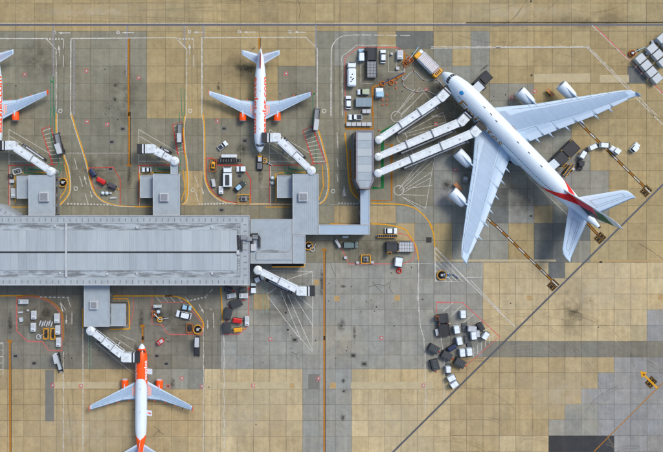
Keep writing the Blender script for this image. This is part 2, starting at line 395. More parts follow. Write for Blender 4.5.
def dashes(pts, on, off, wd=0.22, mt=P_WHITE, name='dashed_line', shift=0.0):
    mb = B(mt); z = zlev(); s = resample(pts, (on + off) / S0)
    for i, (p, d) in enumerate(s):
        n = Vector((-d.y, d.x)) * shift / S0 * (1 if i % 2 else -1); q = p + d * on / S0
        ribbon(mb, [tuple(p + n), tuple(q + n)], wd, z)
    return mb.build(name, apron)
def zipper(pts, mt=P_WORN, wd=0.17, amp=0.10, lam=3.4, sm=0):
    if sm: pts = smooth(pts, sm)
    mb = B(mt); z = zlev(); ss = resample(pts, 0.55 / S0)
    for ph in (0, math.pi):
        q = []
        for i, (p, d) in enumerate(ss):
            n = Vector((-d.y, d.x)); q.append(tuple(p + n * (min(amp, .12) / S0) * math.sin(i * 0.55 / lam * math.pi + ph + 0.3 * math.sin(i * 0.11))))
        if ph == 0: ribbon(mb, q, wd, z)
        else:
            for k in range(0, len(q) - 4, 7): ribbon(mb, q[k:k + 4], wd * 0.8, z + 0.001)
    return mb.build('zipper_line', apron)
def circ(c, r, n=24, a0=0, a1=360): return [(c[0] + r * math.cos(R(a0 + (a1 - a0) * i / n)), c[1] + r * math.sin(R(a0 + (a1 - a0) * i / n))) for i in range(n + 1)]
def ring_mark(c, r, wd=0.2, mt=P_WHITE, name='painted_ring'): return line(circ(c, r), wd, mt, name)
def patch(poly, mt, name, z=0.003):
    mb = B(mt); b = mb.add([(P(x, y).x, P(x, y).y, z) for x, y in poly]); mb.face(list(range(b, b + len(poly)))); return mb.build(name, apron)
def rect(x, y, w_, h_): return [(x - w_ / 2, y - h_ / 2), (x + w_ / 2, y - h_ / 2), (x + w_ / 2, y + h_ / 2), (x - w_ / 2, y + h_ / 2)]
def arrow(c, ang, ln=12, mt=P_WHITE):
    mb = B(mt); z = zlev(); d = Vector((math.cos(R(ang)), math.sin(R(ang)))); n = Vector((-d.y, d.x)); c = Vector(c)
    ribbon(mb, [tuple(c - d * ln / 2), tuple(c + d * ln * 0.1)], 0.2, z)
    t = [c + d * ln / 2, c + d * ln * 0.08 + n * ln * 0.13, c + d * ln * 0.08 - n * ln * 0.13]
    b = mb.add([(P(*q).x, P(*q).y, z) for q in t]); mb.face((b, b + 1, b + 2)); return mb.build('painted_arrow', apron)
def stain(c, rx, ry, rot=0, mt=None, z=0.0025):
    mb = B(mt); n = 20; e = []
    for i in range(n):
        a = 2 * math.pi * i / n; x, y = rx * math.cos(a), ry * math.sin(a)
        e.append((c[0] + x * math.cos(R(rot)) - y * math.sin(R(rot)), c[1] + x * math.sin(R(rot)) + y * math.cos(R(rot))))
    b = mb.add([(P(*q).x, P(*q).y, z) for q in e] + [(P(*c).x, P(*c).y, z)])
    for i in range(n): mb.face((b + i, b + (i + 1) % n, b + n))
    o = mb.build('oil_stain', apron); me = o.data; ul = me.uv_layers.new(name='UV')
    for lp in me.loops:
        i = lp.vertex_index; ul.data[lp.index].uv = (0, 0) if i == n else (math.cos(2 * math.pi * i / n), math.sin(2 * math.pi * i / n))
    return o
# --- long drains
line([(-130, 24.9), (790, 24.9)], 0.62, P_CHAN, 'drain_channel', z=0.006)
line([(-130, 23.5), (466, 23.5)], 0.14, P_WORN, 'painted_line', z=0.008)
line([(466, 22.8), (663, 22.6), (790, 22.5)], 0.35, P_BLACK, 'dark_joint_strip', z=0.008)
line([(393, 452), (345, 500)], 0.62, P_DRAIN, 'drain_channel', z=0.006)
line([(393, 452), (663, 184.5), (735, 113)], 0.62, P_DRAIN, 'drain_channel', z=0.0065)
line([(594, 451.5), (663, 382.5), (725, 320)], 0.3, P_ORG, 'painted_line', z=0.007)
# --- stand tops along the taxilane
line([(-130, 38.6)] + T('A', (180, 150), (218, 192)), 0.25)
zipper(T('A', (219, 190), (219, 452)) + T('E', (219, 0), (219, 10)))
line(T('A', (275, 452), (277, 150), (662, 147)) + T('B', (42, 147), (85, 192)), 0.25)
zipper(T('A', (275, 160), (275, 452)))
zipper(T('B', (85, 190), (83, 452)))
line(T('B', (143, 452), (143, 147), (548, 145), (593, 190), (593, 452)), 0.25)
zipper(T('B', (145, 155), (145, 452))); zipper(T('B', (593, 192), (593, 452)))
line(T('C', (5, 452), (5, 240), (8, 185), (20, 160), (45, 142), (80, 137), (115, 136)), 0.22, P_WORN, sm=5)
dashes(T('C', (120, 136), (290, 138)), 3.4, 1.0)
line(T('B', (645, 452), (647, 185), (662, 165)), 0.22, P_WORN)
for t, xs in (('A', (180, 245)), ('B', (45, 110))): dashes(T(t, (xs[0], 152), (xs[1], 152)), 0.5, 0.5, 0.55)
for t, x, a, b in (('A', 208, 100, 300), ('A', 288, 150, 452), ('B', 75, 100, 190), ('B', 150, 98, 150), ('B', 587, 98, 190), ('A', 492, 150, 300), ('A', 495, 98, 150)):
    line(T(t, (x, a), (x, b)), 0.4, P_LILAC, 'worn_line')
for t, x, y in (('A', 212, 127), ('A', 460, 126), ('B', 95, 124), ('B', 290, 124), ('B', 487, 124)):
    c = T(t, (x, y)); ring_mark(c, 1.3, 0.3, P_WORN); line([(c[0] + 4.2, c[1] + .3), (c[0] + 16, c[1] + .3)], 0.28, P_WHITE)
    patch([(c[0] + 4, c[1] + .3), (c[0] + 7.5, c[1] - .9), (c[0] + 7.5, c[1] + 1.5)], P_WORN, 'painted_arrow', z=.0035)
for t, x in (('A', 247), ('B', 112)): line(T(t, (x, 150), (x, 190)), 0.2); line(T(t, (x, 215), (x, 262)), 0.2)
arrow(T('A', (230, 197)), -95, 11); arrow(T('B', (96, 192)), -90, 11)
# --- stand centre lines
for pts in (T('A', (501, 150), (501, 452)) + T('E', (503, 0), (503, 208)), T('B', (367, 147), (367, 192)), T('J', (620, 100), (620, 452)) + T('N', (620, 0), (620, 452)) + [(324.2, 540)],
            T('M', (38, 20), (40, 452)) + [(10.4, 540)], T('I', (555, 395), (555, 452)) + T('M', (555, 0), (555, 25))):
    line(pts, 0.6, P_ORG, 'lead_in_line', z=0.005); line([(x + 1.3, y) for x, y in pts], 0.16, P_BLACK, 'painted_line', z=0.0045)
for t, x, y in (('E', 503, 208), ('J', 620, 100), ('M', 38, 20), ('I', 555, 396)):
    c = T(t, (x, y)); line([(c[0] - 2.4, c[1]), (c[0] + 2.4, c[1])], 0.7, P_ORG, 'stop_bar', z=0.0085)
# --- A380 stand edges
zipper(T('C', (392, 182), (662, 182)) + T('D', (10, 181), (365, 182)), amp=0.35)
line(T('C', (392, 188), (662, 186)) + T('D', (10, 186), (365, 184), (627, 452)) + T('H', (610, 0), (700, 85)), 0.25, P_WORN)
zipper(T('D', (365, 176), (640, 452)), amp=0.35)
line(T('D', (395, 100), (720, 420)), 0.3, P_PINK); zipper(T('D', (385, 98), (540, 245), (700, 410)), amp=0.4)
line(T('H', (130, 245), (295, 405)), 0.25, P_WORN)
def lead(pts):
    line(pts, 0.9, P_BLACK, 'lead_in_line', z=0.005); line(pts, 0.42, P_ORG, 'lead_in_line', z=0.0085); dashes(pts, 2.6, 2.6, 0.38, P_WHITE, 'lead_in_dash')
lead(T('H', (335, 40), (598, 300))); lead(T('H', (-30, 405), (0, 435)) + T('L', (10, 5), (235, 225))); lead([T('H', (335, 398)), T('L', (412, 46))])
def stop_box(c, ang):
    d = Vector((math.cos(R(ang)), math.sin(R(ang)))); n = Vector((-d.y, d.x)); c = Vector(c)
    def q(u, v): return tuple(c + d * u + n * v)
    patch([q(-5, -4.2), q(5, -4.2), q(5, 4.2), q(-5, 4.2)], P_BLACK, 'stop_marking', z=0.009)
    mb = B(P_YEL)
    for u0 in (-4.4, 0.6):
        ribbon(mb, [q(u0, -3.6), q(u0 + 3.8, -3.6), q(u0 + 3.8, 3.6), q(u0, 3.6), q(u0, -3.6)], 0.035, 0.0125)
        for k in (-1.9, 1.9): ribbon(mb, [q(u0 + .9, k), q(u0 + 2.9, k)], 0.13, 0.0125)
    mb.build('stop_marking_bars', apron)
stop_box((646, 191), -45); stop_box((553, 285), -45); stop_box((600, 238), -45); stop_box(T('Q', (615, 180)), -45)
line(T('Q', (585, 148), (640, 203)), 0.65, P_YEL, 'painted_arrow', z=0.0165); patch(T('Q', (572, 136), (600, 142), (580, 163)), P_YEL, 'painted_arrow', z=0.0165)
# --- roads and stands, north side
def road(pts, mt=P_YEL, wd=0.42, inner=None):
    line(pts, wd, mt, 'road_edge_line', sm=6)
    if inner: line([(x + inner[0], y + inner[1]) for x, y in pts], 0.2, P_WHITE, 'painted_line', sm=6)
road(T('E', (278, 8), (300, 80), (335, 190), (350, 260), (367, 310), (400, 345), (445, 362), (500, 368), (600, 368)), inner=(-1, 0.2))
line(T('E', (276, -8), (278, 10)), 0.25)
road(T('E', (219, 5), (220, 80), (232, 130), (255, 190), (268, 240), (268, 315), (226, 368)), inner=(1, 0.0))
for dx in (0, 14): line(T('E', (198 + dx, -20), (199 + dx, 88), (206 + dx, 130), (220 + dx, 160), (229 + dx, 205), (214 + dx, 245)), 0.3, P_GREEN, 'walkway_line', sm=5)
for dx in (0, 12): line(T('A', (196 + dx, 298), (197 + dx, 452)), 0.22, P_GREEN, 'walkway_line')
patch(circ(T('A', (203, 318)), 1.1, 10), P_GREENS, 'painted_dot', z=0.0095); patch(circ(T('B', (580, 366)), 1.1, 10), P_GREENS, 'painted_dot', z=0.0095)
line(T('B', (62, 345), (66, 452)), 0.22, P_GREEN, 'walkway_line'); line(T('B', (74, 345), (78, 452)), 0.22, P_GREEN, 'walkway_line')
line(T('B', (574, 350), (577, 452)) + T('F', (574, 40), (585, 130), (592, 200), (590, 235)), 0.22, P_GREEN, 'walkway_line')
line(T('F', (56, 0), (58, 90), (62, 170), (58, 235)), 0.22, P_GREEN, 'walkway_line'); line(T('F', (70, 0), (72, 60)), 0.22, P_GREEN, 'walkway_line')
def hatch(poly, a, b, n):
    line(poly, 0.3, P_RED, 'hatched_box', closed=True); mb = B(P_WHITE); z = zlev()
    for i in range(n):
        t = (i + .5) / n
        p = [a[0][k] + (a[1][k] - a[0][k]) * t for k in (0, 1)]; q = [b[0][k] + (b[1][k] - b[0][k]) * t for k in (0, 1)]
        ribbon(mb, [p, q], 0.17, z)
    mb.build('hatching', apron)
e = T('E', (162, 68), (195, 55), (247, 205), (205, 205)); hatch(e, (e[0], e[3]), (e[1], e[2]), 9)
e = T('F', (537, 72), (572, 55), (627, 200), (578, 200)); hatch(e, (e[0], e[3]), (e[1], e[2]), 9)
e = T('F', (30, 50), (64, 38), (74, 160), (50, 165)); hatch(e, (e[0], e[3]), (e[1], e[2]), 8)
for t, dx in (('E', 0), ('E', 505), ('F', 372)):
    line([(x + dx / 3.894, y) for x, y in T(t, (35, 365), (35, 208), (205, 205))], 0.3, P_RED, 'stand_box_line')
    line([(x + dx / 3.894, y) for x, y in T(t, (38, 365), (38, 211))], 0.2, P_WHITE)
    line([(x + dx / 3.894, y) for x, y in T(t, (20, 370), (112, 370))], 0.3, P_YEL)
    for k in (0, 14): line([(x + dx / 3.894, y) for x, y in T(t, (95 + k, 204), (95 + k, 236 - k), (168, 240 - k))], 0.3, P_GREEN, 'walkway_line')
    for seg in (((35, 68), (35, 203)), ((35, 68), (200, 165)), ((35, 93), (150, 160)), ((35, 160), (130, 160)), ((35, 192), (140, 192))):
        line([(x + dx / 3.894, y) for x, y in T(t, *seg)], 0.18, P_WORN)
line(T('E', (255, 160), (500, 160)), 0.15, P_WORN)
for ang in (8, 20, 33): line(T('F', (405, 100 + ang), (480, 135 + ang * 1.5)), 0.16, P_WORN)
ring_mark(T('F', (495, 180)), 4.2, 0.18)
line(T('E', (345, 218), (440, 215), (468, 262), (468, 362)), 0.3, P_RED, 'equipment_box_line'); line(T('E', (345, 218), (366, 296), (392, 296)), 0.25, P_RED, 'equipment_box_line')
for t, segs in (('E', ((290, 180, 300, 222), (310, 250, 322, 290), (332, 318, 342, 358))), ('F', ((115, 245, 130, 290), (120, 310, 130, 350)))):
    for a, b, c, d in segs: line(T(t, (a, b), (c, d)), 0.18)
arrow(T('E', (333, 266)), -105, 10); arrow(T('E', (355, 322)), 75, 7); arrow(T('F', (146, 308)), 75, 8)
ring_mark(T('E', (295, 298)), 1.8, 0.25); ring_mark(T('F', (108, 303)), 1.8, 0.25); ring_mark(T('A', (235, 432)), 1.8, 0.25); ring_mark(T('B', (98, 432)), 1.7, 0.25); ring_mark(T('B', (620, 432)), 1.8, 0.25); ring_mark(T('G', (12, 308)), 1.8, 0.25)
dashes(T('E', (262, 357), (440, 362)), 0.6, 0.5, 0.5); dashes(T('F', (130, 359), (262, 355)), 0.6, 0.4, 0.5); dashes(T('G', (32, 355), (112, 356)), 0.6, 0.4, 0.4)
# bay in the middle of the north side
road(T('F', (79, 8), (72, 60), (76, 140), (85, 210), (88, 300), (82, 345), (65, 362)), inner=(1, 0))
road(T('F', (147, 5), (154, 60), (155, 180), (156, 250), (166, 290), (190, 325), (232, 350), (290, 358), (400, 358), (495, 360)), inner=(-1, 0))
line(T('F', (161, 180), (186, 180), (211, 207), (300, 207), (333, 262), (333, 354)), 0.4, P_RED, 'equipment_box_line')
line(T('F', (161, 180), (161, 250), (172, 286), (197, 320), (238, 345), (285, 353)), 0.3, P_RED, 'equipment_box_line', sm=5)
road(T('F', (597, 70), (618, 140), (635, 215), (638, 290), (627, 335), (604, 358)), inner=(-1.1, 0))
line(T('F', (612, 205), (617, 290), (600, 340)), 0.3, P_YEL); line(T('E', (252, 205), (262, 250), (255, 305), (222, 352)), 0.3, P_YEL); line(T('F', (70, 225), (78, 300), (62, 350)), 0.3, P_YEL)
line(T('F', (600, 440), (720, 442)), 0.4, P_YEL, 'road_edge_line')
# --- A380 stand, ground round the fixed walkway
line(T('C', (60, 452), (58, 225), (110, 185), (262, 185), (290, 205)), 0.3, P_PINK, 'equipment_box_line')
zipper(T('C', (48, 452), (47, 218), (106, 176), (262, 177)), amp=.3)
line(T('C', (290, 205), (290, 285), (235, 315), (165, 340), (165, 452)), 0.55, P_ORG, 'equipment_box_line')
line(T('C', (120, 200), (120, 325), (165, 325)), 0.15, P_WORN); line(T('C', (228, 200), (228, 280), (290, 280)), 0.15, P_WORN); line(T('C', (258, 190), (258, 270)), 0.15, P_WORN)
line(T('G', (62, 0), (62, 65), (168, 65), (168, 0)), 0.5, P_ORG, 'equipment_box_line')
for p in (((250, 452), (350, 340), (400, 400)), ((275, 452), (362, 362)), ((300, 452), (420, 400)), ((395, 452), (440, 452))): line(T('C', *p), 0.18, P_WORN)
line(T('G', (58, 80), (66, 160), (72, 250), (80, 300), (95, 325), (118, 347)), 0.45, P_YEL, 'road_edge_line', sm=5)
line(T('G', (78, 145), (80, 230), (86, 285), (112, 335)), 0.6, P_ORG, 'equipment_box_line', sm=5)
line(T('G', (204, 95), (204, 296), (165, 296)), 1.0, P_GREENS, 'walkway_strip'); line(T('G', (196, 80), (270, 40)), 0.6, P_GREENS, 'walkway_strip')
line(T('G', (215, 126), (240, 126), (240, 345), (160, 345)), 0.5, P_ORG, 'equipment_box_line')
for c, r in (((268, 305), 19), ((258, 18), 20), ((280, 100), 19), ((305, 165), 18), ((310, 160), 12)): ring_mark(T('G', c), r / 3.894, 0.2)
for a, b in (((268, 300), (350, 190)), ((268, 300), (412, 155)), ((275, 305), (400, 190)), ((280, 308), (395, 235)), ((282, 315), (390, 258)), ((285, 322), (375, 325)), ((280, 330), (360, 385)), ((412, 155), (392, 260)), ((392, 260), (372, 375)), ((372, 375), (280, 330)),
             ((285, 85), (440, 0)), ((290, 85), (450, 40)), ((450, 40), (430, 110)), ((440, 0), (452, 40)), ((310, 150), (425, 95)), ((275, 10), (330, -40)), ((262, 0), (330, -90)), ((300, 95), (430, 60)), ((285, 300), (400, 285))):
    line(T('G', a, b), 0.17, P_WORN)
road(T('G', (160, 356), (240, 358), (295, 363), (340, 380), (380, 420), (400, 452)), wd=0.4); line(T('K', (388, 0), (402, 35), (408, 88)), 0.42, P_YEL, 'road_edge_line', sm=5)
line(T('G', (0, 435), (115, 440)), 0.35, P_YEL, 'road_edge_line'); road(T('G', (160, 435), (230, 440), (290, 456)) + T('K', (310, 45), (335, 88), (345, 142)), wd=0.42)
for a, b in ((80, 140), (180, 215), (240, 272)): line(T('G', (27, a), (31, b)), 0.25)
patch(T('G', (48, 328), (62, 328), (55, 285)), P_WHITE, 'painted_arrow', z=0.0045)
line(T('G', (0, 362), (100, 362)), 0.15, P_WORN)
# --- south side
line(T('I', (-60, 280), (112, 279)), 0.4, P_YEL, 'road_edge_line')
line(T('I', (65, 284), (110, 279), (160, 284), (205, 305), (234, 335), (245, 370), (247, 452)), 0.4, P_ORG, 'road_edge_line', sm=5)
line(T('I', (65, 288), (110, 284), (158, 289), (201, 310), (229, 340), (239, 372), (241, 452)) + [T('M', (241, 58))], 0.25, P_PINK, 'equipment_box_line', sm=5)
line(T('I', (65, 284), (65, 415), (102, 452)) + T('M', (106, 20), (165, 22), (190, 55), (241, 58)), 0.3, P_PINK, 'equipment_box_line')
dashes(T('I', (155, 284), (262, 286)), 0.9, 0.6, 0.35); line(T('I', (262, 284), (275, 322)), 0.2)
line(T('I', (235, 305), (256, 335), (244, 340), (235, 305)), 0.2); arrow(T('I', (258, 372)), 90, 9); line(T('I', (280, 345), (280, 390)), 0.2)
line(T('I', (432, 280), (662, 280)) + T('J', (0, 280), (45, 283), (85, 300), (120, 340), (147, 380), (150, 402)), 0.4, P_YEL, 'road_edge_line', sm=4)
line(T('I', (520, 285), (519, 340), (506, 395)), 0.25, P_PINK, 'stand_box_line', sm=4)
line(T('I', (592, 282), (592, 390), (635, 395)) + T('J', (0, 418), (20, 430), (146, 430), (147, 385)), 0.25, P_PINK, 'equipment_box_line')
line(T('J', (-20, 305), (75, 305), (112, 345), (143, 384)), 0.25, P_PINK, 'equipment_box_line')
for k in range(5): line(T('J', (-35 + k * 28, 283), (-18 + k * 28, 303)), 0.16)
dashes(T('J', (85, 300), (155, 286)), 0.7, 0.5, 0.5); dashes(T('J', (155, 286), (190, 250)), 1.5, 0.8, 0.22)
arrow(T('J', (142, 330)), 60, 10); arrow(T('J', (166, 392)), 90, 9); line(T('J', (188, 345), (190, 405)), 0.2); line(T('J', (175, 330), (182, 335)), .2)
line(T('J', (217, 245), (225, 382)), 0.45, P_YEL, 'road_edge_line'); line(T('J', (225, 382), (230, 429), (290, 429), (325, 396), (326, 242)), 0.28, P_PINK, 'equipment_box_line')
for x in (382, 396): line(T('J', (x, 225), (x, 350)), 0.22, P_PALEG, 'walkway_line')
for x in (345, 355): line(T('M', (x, -20), (x, 130)), 0.22, P_PALEG, 'walkway_line')
for a, b in (((395, 275), (520, 440)), ((395, 275), (432, 250)), ((400, 181), (575, 185)), ((575, 185), (575, 452)), ((450, 260), (530, 452)), ((478, 275), (556, 452)), ((505, 285), (575, 395)), ((525, 285), (575, 328)), ((480, 215), (575, 185)), ((400, 185), (470, 235))):
    line(T('J', a, b), 0.2, P_WHITE)
line(T('N', (520, 0), (575, 62), (575, 0)), 0.2, P_WORN); line(T('N', (548, 0), (575, 55)), .2, P_WORN)
for a, b in (((370, 25), (525, 150)), ((445, 5), (530, 60)), ((470, -5), (528, 20))): line(T('M', a, b), 0.17, P_WORN)
line(T('M', (12, 25), (12, 150), (-40, 150)), 0.18, P_WORN)
for k in range(5): line(T('M', (-20, 30 + 25 * k), (12, 30 + 25 * k)), 0.18, P_WORN)
line(T('M', (-20, 25), (12, 25)), .18, P_WORN)
zipper(T('M', (247, 60), (247, 452)) + [(63.4, 540)], amp=.35); line(T('M', (323, -30), (323, 452)) + [(83, 540)], 0.25, P_WORN)
zipper(T('J', (150, 402), (150, 452)) + T('N', (150, 0), (150, 452)) + [(203.6, 540)], amp=.3); zipper(T('J', (228, 432), (229, 452)) + T('N', (230, 0), (230, 452)) + [(224, 540)], amp=.3)
zipper(T('K', (345, 145), (345, 200), (340, 280), (350, 380), (365, 452)) + T('O', (370, 60), (374, 300)), amp=.35); zipper(T('O', (432, 0), (445, 90), (443, 250)), amp=.3)
line(T('K', (345, 155), (345, 290), (352, 400), (368, 452)), .2, P_WORN)
line(T('K', (40, 85), (75, 155), (285, 155), (320, 140), (335, 108), (326, 72), (298, 42), (265, 35)), 0.28, P_PINK, 'equipment_box_line')
line(T('K', (75, 157), (400, 152)), 0.16, P_WORN)
tri = T('K', (408, 90), (411, 222), (540, 226)); line(tri, 0.3, P_WHITE, 'hatched_box', closed=True)
mbh = B(P_WHITE)
for k in range(1, 6):
    t = k / 6
    p = lambda a, b: [a[i] + (b[i] - a[i]) * t for i in (0, 1)]
    ribbon(mbh, [p(tri[0], tri[1]), p(tri[0], tri[2])], .01, 0.0117); ribbon(mbh, [p(tri[1], tri[2]), p(tri[1], tri[0])], .2, 0.0125); ribbon(mbh, [p(tri[0], tri[1]), p(tri[2], tri[1])], .2, 0.0133)
mbh.build('hatching', apron)
for k in (0, 7): line(T('K', (540 + k, 226 - k), (662, 345 - k)), 0.25, P_WORN)
line(T('L', (0, 318), (88, 402)), .3, P_WORN); line(T('K', (530, 208), (592, 208), (592, 150)), 0.16, P_WORN)
line(T('K', (415, 345), (415, 305), (515, 305), (662, 440)), 0.28, P_PINK, 'equipment_box_line')
for a, b in (((440, 340), (480, 305)), ((470, 360), (512, 318)), ((500, 400), (560, 350)), ((530, 420), (590, 375)), ((560, 440), (620, 405)), ((590, 452), (645, 430)), ((430, 410), (470, 385))): line(T('K', a, b), 0.2, P_WORN)
line(T('O', (662, 0), (530, 115)), 0.2, P_PINK, 'equipment_box_line')
for k in range(6): line(T('O', (560 + 15 * k, 85 - 14 * k), (560 + 15 * k, 45 - 10 * k)), .18, P_WORN)
line(T('I', (425, 291), (498, 291), (504, 320), (504, 408), (425, 411)), .4, P_YEL, 'stand_box_line'); line(T('I', (322, 330), (322, 452)), .35, P_YEL, 'stand_box_line')
for dx in (0, 124.6, 260.6): line([(x + dx, y) for x, y in T('E', (60, 352), (58, 240), (80, 236), (215, 236))], .3, P_YEL, 'stand_box_line')
# pits, hydrant markers, repairs
PIT = mat('pit_cover', (48, 46, 44), 0.7, 0.2, 1.5); TANP = mat('patch_repair', (168, 142, 98), .9, .2, .8); PALE = mat('pale_repair', (174, 162, 130), .9, .15, .6)
GREYP = mat('grey_repair', (112, 112, 106), .9, .15, .6)
def pit(c, w_=3.6, h_=2.4, frame=True):
    if frame: patch(rect(c[0], c[1], w_ + 3, h_ + 3), GREYP, 'repair_patch', z=0.002)
    mb = B(PIT); q = P(*c); mb.rbox(q.x - w_ * S0 / 2, q.x + w_ * S0 / 2, q.y - h_ * S0 / 2, q.y + h_ * S0 / 2, -0.02, 0.02, 0.05, 0.01); mb.build('pit_cover', apron)
for t, pts in (('E', ((478, 66), (435, 117), (430, 222))), ('F', ((230, 65), (310, 112), (220, 382), (290, 250))), ('M', ((60, 78), (133, 106), (610, 77))), ('O', ((90, 76), (133, 109))), ('N', ((5, 108), (505, 15))), ('K', ((385, 62),)), ('A', ((448, 388),)), ('D', ((150, 293), (148, 5))), ('L', ((420, 148),)), ('H', ((148, 405),)), ('J', ((470, 345), (478, 412)))):
    for p in pts: pit(T(t, p), *((2.0, 2.0, False) if t in 'ADHJ' else ((5.5, 5.5, False) if t == 'K' else ((3, 2, False) if t == 'L' else ()))))
def hydrant_mark(c, r=1.6):
    line([(c[0] - r, c[1] - r), (c[0] + r, c[1] - r), (c[0] + r, c[1] + r), (c[0] - r, c[1] + r)], 0.22, P_PINK, 'hydrant_marking', closed=True)
    mb = B(LGREY); q = P(*c); mb.cyl((q.x, q.y, -0.02), (q.x, q.y, 0.03), 0.3, n=12); mb.build('hydrant_lid', apron)
for t, pts in (('A', ((96, 290), (336, 277), (540, 303))), ('B', ((471, 287),)), ('E', ((338, 38), (417, 49))), ('F', ((204, 36),)), ('C', ((375, 350),)), ('G', ((412, 47), (488, 225))), ('D', ((75, 380), (162, 356))),
               ('M', ((205, 192), (315, 195), (655, 195))), ('N', ((65, 165), (12, 195), (143, 196), (410, 12), (597, 166), (343, 193))), ('O', ((200, 8), (363, 193))), ('I', ((0, 0),))):
    for p in pts:
        if t != 'I': hydrant_mark(T(t, p))
for t, p, s in (('K', (27, 290), 5.5), ('K', (262, 288), 5.5), ('J', (590, 227), 5.5), ('N', (495, 193), 4.5), ('O', (12, 193), 6), ('L', (652, 285), 5), ('L', (142, 288), 5)):
    c = T(t, p); patch(rect(c[0], c[1], s, s), TANP, 'repair_patch', z=0.0033)
patch([(534, 73.9), (590, 73.4), (590, 82.4), (534, 82.4)], PALE, 'repair_patch'); patch([(600, 75), (629, 75), (629, 82.5), (600, 82.5)], PALE, 'repair_patch')
patch([(204, 382), (301, 382), (301, 389), (204, 389)], PALE, 'repair_patch', z=.002); patch([(351, 382), (432, 382), (432, 389), (351, 389)], PALE, 'repair_patch', z=.002); patch([(52, 382), (135, 382), (135, 388.5), (52, 388.5)], PALE, 'repair_patch', z=.002)
patch(T('M', (176, 132), (210, 132), (210, 332), (176, 332)), GREYP, 'repair_patch', z=.0027)
patch(T('N', (558, 148), (602, 148), (602, 208), (558, 208)), GREYP, 'repair_patch', z=.0027)
patch([(594, 260), (680, 260), (680, 261.6), (594, 261.6)], TANP, 'repair_patch', z=.0027); patch([(440, 259.5), (556, 259.5), (556, 261.5), (440, 261.5)], PALE, 'repair_patch', z=.0027)
# stains
ST = stain_mat('oil_dark', (30, 27, 24), 0.85, 0.9); STL = stain_mat('grime_soft', (58, 52, 42), 0.42, 0.22); STP = stain_mat('pale_dust', (205, 196, 170), 0.4, 0.3)
for t, p, rx, ry, rot in (('B', (330, 265), 14, 6, 0), ('B', (345, 188), 3, 1.4, -40), ('E', (505, 250), 3, 13, 0), ('F', (372, 240), 3, 12, 0), ('A', (450, 332), 3, 2.5, 0), ('A', (447, 385), 2.5, 2.5, 0), ('I', (40, 390), 3, 14, 0), ('I', (180, 345), 6, 5, 0), ('I', (550, 380), 3, 14, 0), ('I', (610, 355), 9, 10, 0),
                          ('J', (610, 230), 2.5, 20, 0), ('K', (45, 395), 5, 8, 0), ('K', (50, 243), 4, 2, 0), ('K', (95, 425), 2, 9, 0), ('B', (208, 340), 2.5, 5, 0), ('C', (600, 265), 7, 1.6, -40), ('M', (250, 30), 2, 2, 0), ('F', (300, 145), 9, 8, 0), ('O', (52, 175), 2.5, 3, 0), ('O', (55, 215), 3, 2, 0), ('O', (50, 318), 3, 4, 0), ('N', (30, 185), 3, 7, 0), ('G', (455, 285), 7, 7, 0), ('C', (425, 340), 6, 5, 30), ('M', (530, 60), 3, 10, 0), ('L', (313, 342), 5, 2, 0)):
    stain(T(t, p), rx, ry, rot, ST)
for x, y, rx, ry, rot in ((240, 68, 30, 16, 0), (95, 170, 60, 26, 0), (375, 90, 38, 40, 0), (440, 120, 40, 40, 0), (225, 180, 34, 26, 0), (50, 320, 50, 34, 0), (175, 320, 45, 28, 0), (285, 300, 40, 40, 0), (365, 250, 36, 22, 0), (520, 200, 60, 26, 44), (590, 20, 60, 10, 0), (455, 345, 30, 36, 0), (125, 100, 26, 40, 0), (575, 310, 22, 44, 0), (300, 100, 18, 22, 0), (40, 60, 34, 26, 0)):
    stain((x, y), rx, ry, rot, STL, z=0.0015)
for x, y, rx, ry, rot in ((600, 290, 60, 26, 0), (250, 415, 60, 30, 0), (80, 430, 70, 26, 0), (400, 420, 40, 26, 0), (520, 12, 80, 10, 0), (560, 395, 50, 26, 0), (330, 340, 44, 24, 0), (100, 12, 90, 10, 0)):
    stain((x, y), rx, ry, rot, STP, z=0.0018)
# tyre tracks
TYD = paint('tyre_dark', (70, 62, 50), .9, 0.3, .45); TYL = paint('tyre_pale', (206, 190, 156), .9, 0.3, .4)
TYF = paint('tyre_faint', (198, 184, 152), .9, 0.12, .16); TYG = paint('tyre_faint_dark', (78, 70, 56), .95, 0.15, .13)
rt = random.Random(11)
for k in range(34):
    x = rt.uniform(440, 640); y = rt.uniform(380, 520); r = rt.uniform(50, 150); a = rt.uniform(190, 290)
    for d in (0, 2.6): line(circ((x, y), r + d, 26, a, a + rt.uniform(30, 70)), rt.uniform(.25, .6), TYF if k % 3 else TYG, 'tyre_track', z=.0022)
for k in range(18):
    x = rt.uniform(330, 640); y = rt.uniform(-90, -30); r = rt.uniform(50, 110); a = rt.uniform(40, 80)
    line(circ((x, y), r, 22, a, a + rt.uniform(25, 60)), rt.uniform(.2, .5), TYG if k % 2 else TYF, 'tyre_track', z=.0022)
for k in range(16):
    x = rt.uniform(0, 330); y = rt.uniform(0, 20); line([(x, y), (x + rt.uniform(60, 160), y + rt.uniform(-6, 6))], rt.uniform(.3, .7), TYG if k % 2 else TYF, 'tyre_track', z=.0022)
for x0, y0, x1, y1 in ((60, 300, 75, 450), (215, 320, 214, 450), (336, 40, 338, 210), (61, 45, 60, 210), (194, 45, 196, 200)):
    for d in (-2.5, 3): line([(x0 + d, y0), (x1 + d, y1)], .5, TYG, 'tyre_track', z=.0022)
line(T('D', (130, 0), (105, 40), (75, 75), (30, 98), (0, 105)), 0.25, TYD, 'tyre_track', sm=5, z=.0022)
sp = B(mat('oil_spot', (52, 48, 42), .7, .2, 1)); rs = random.Random(5)
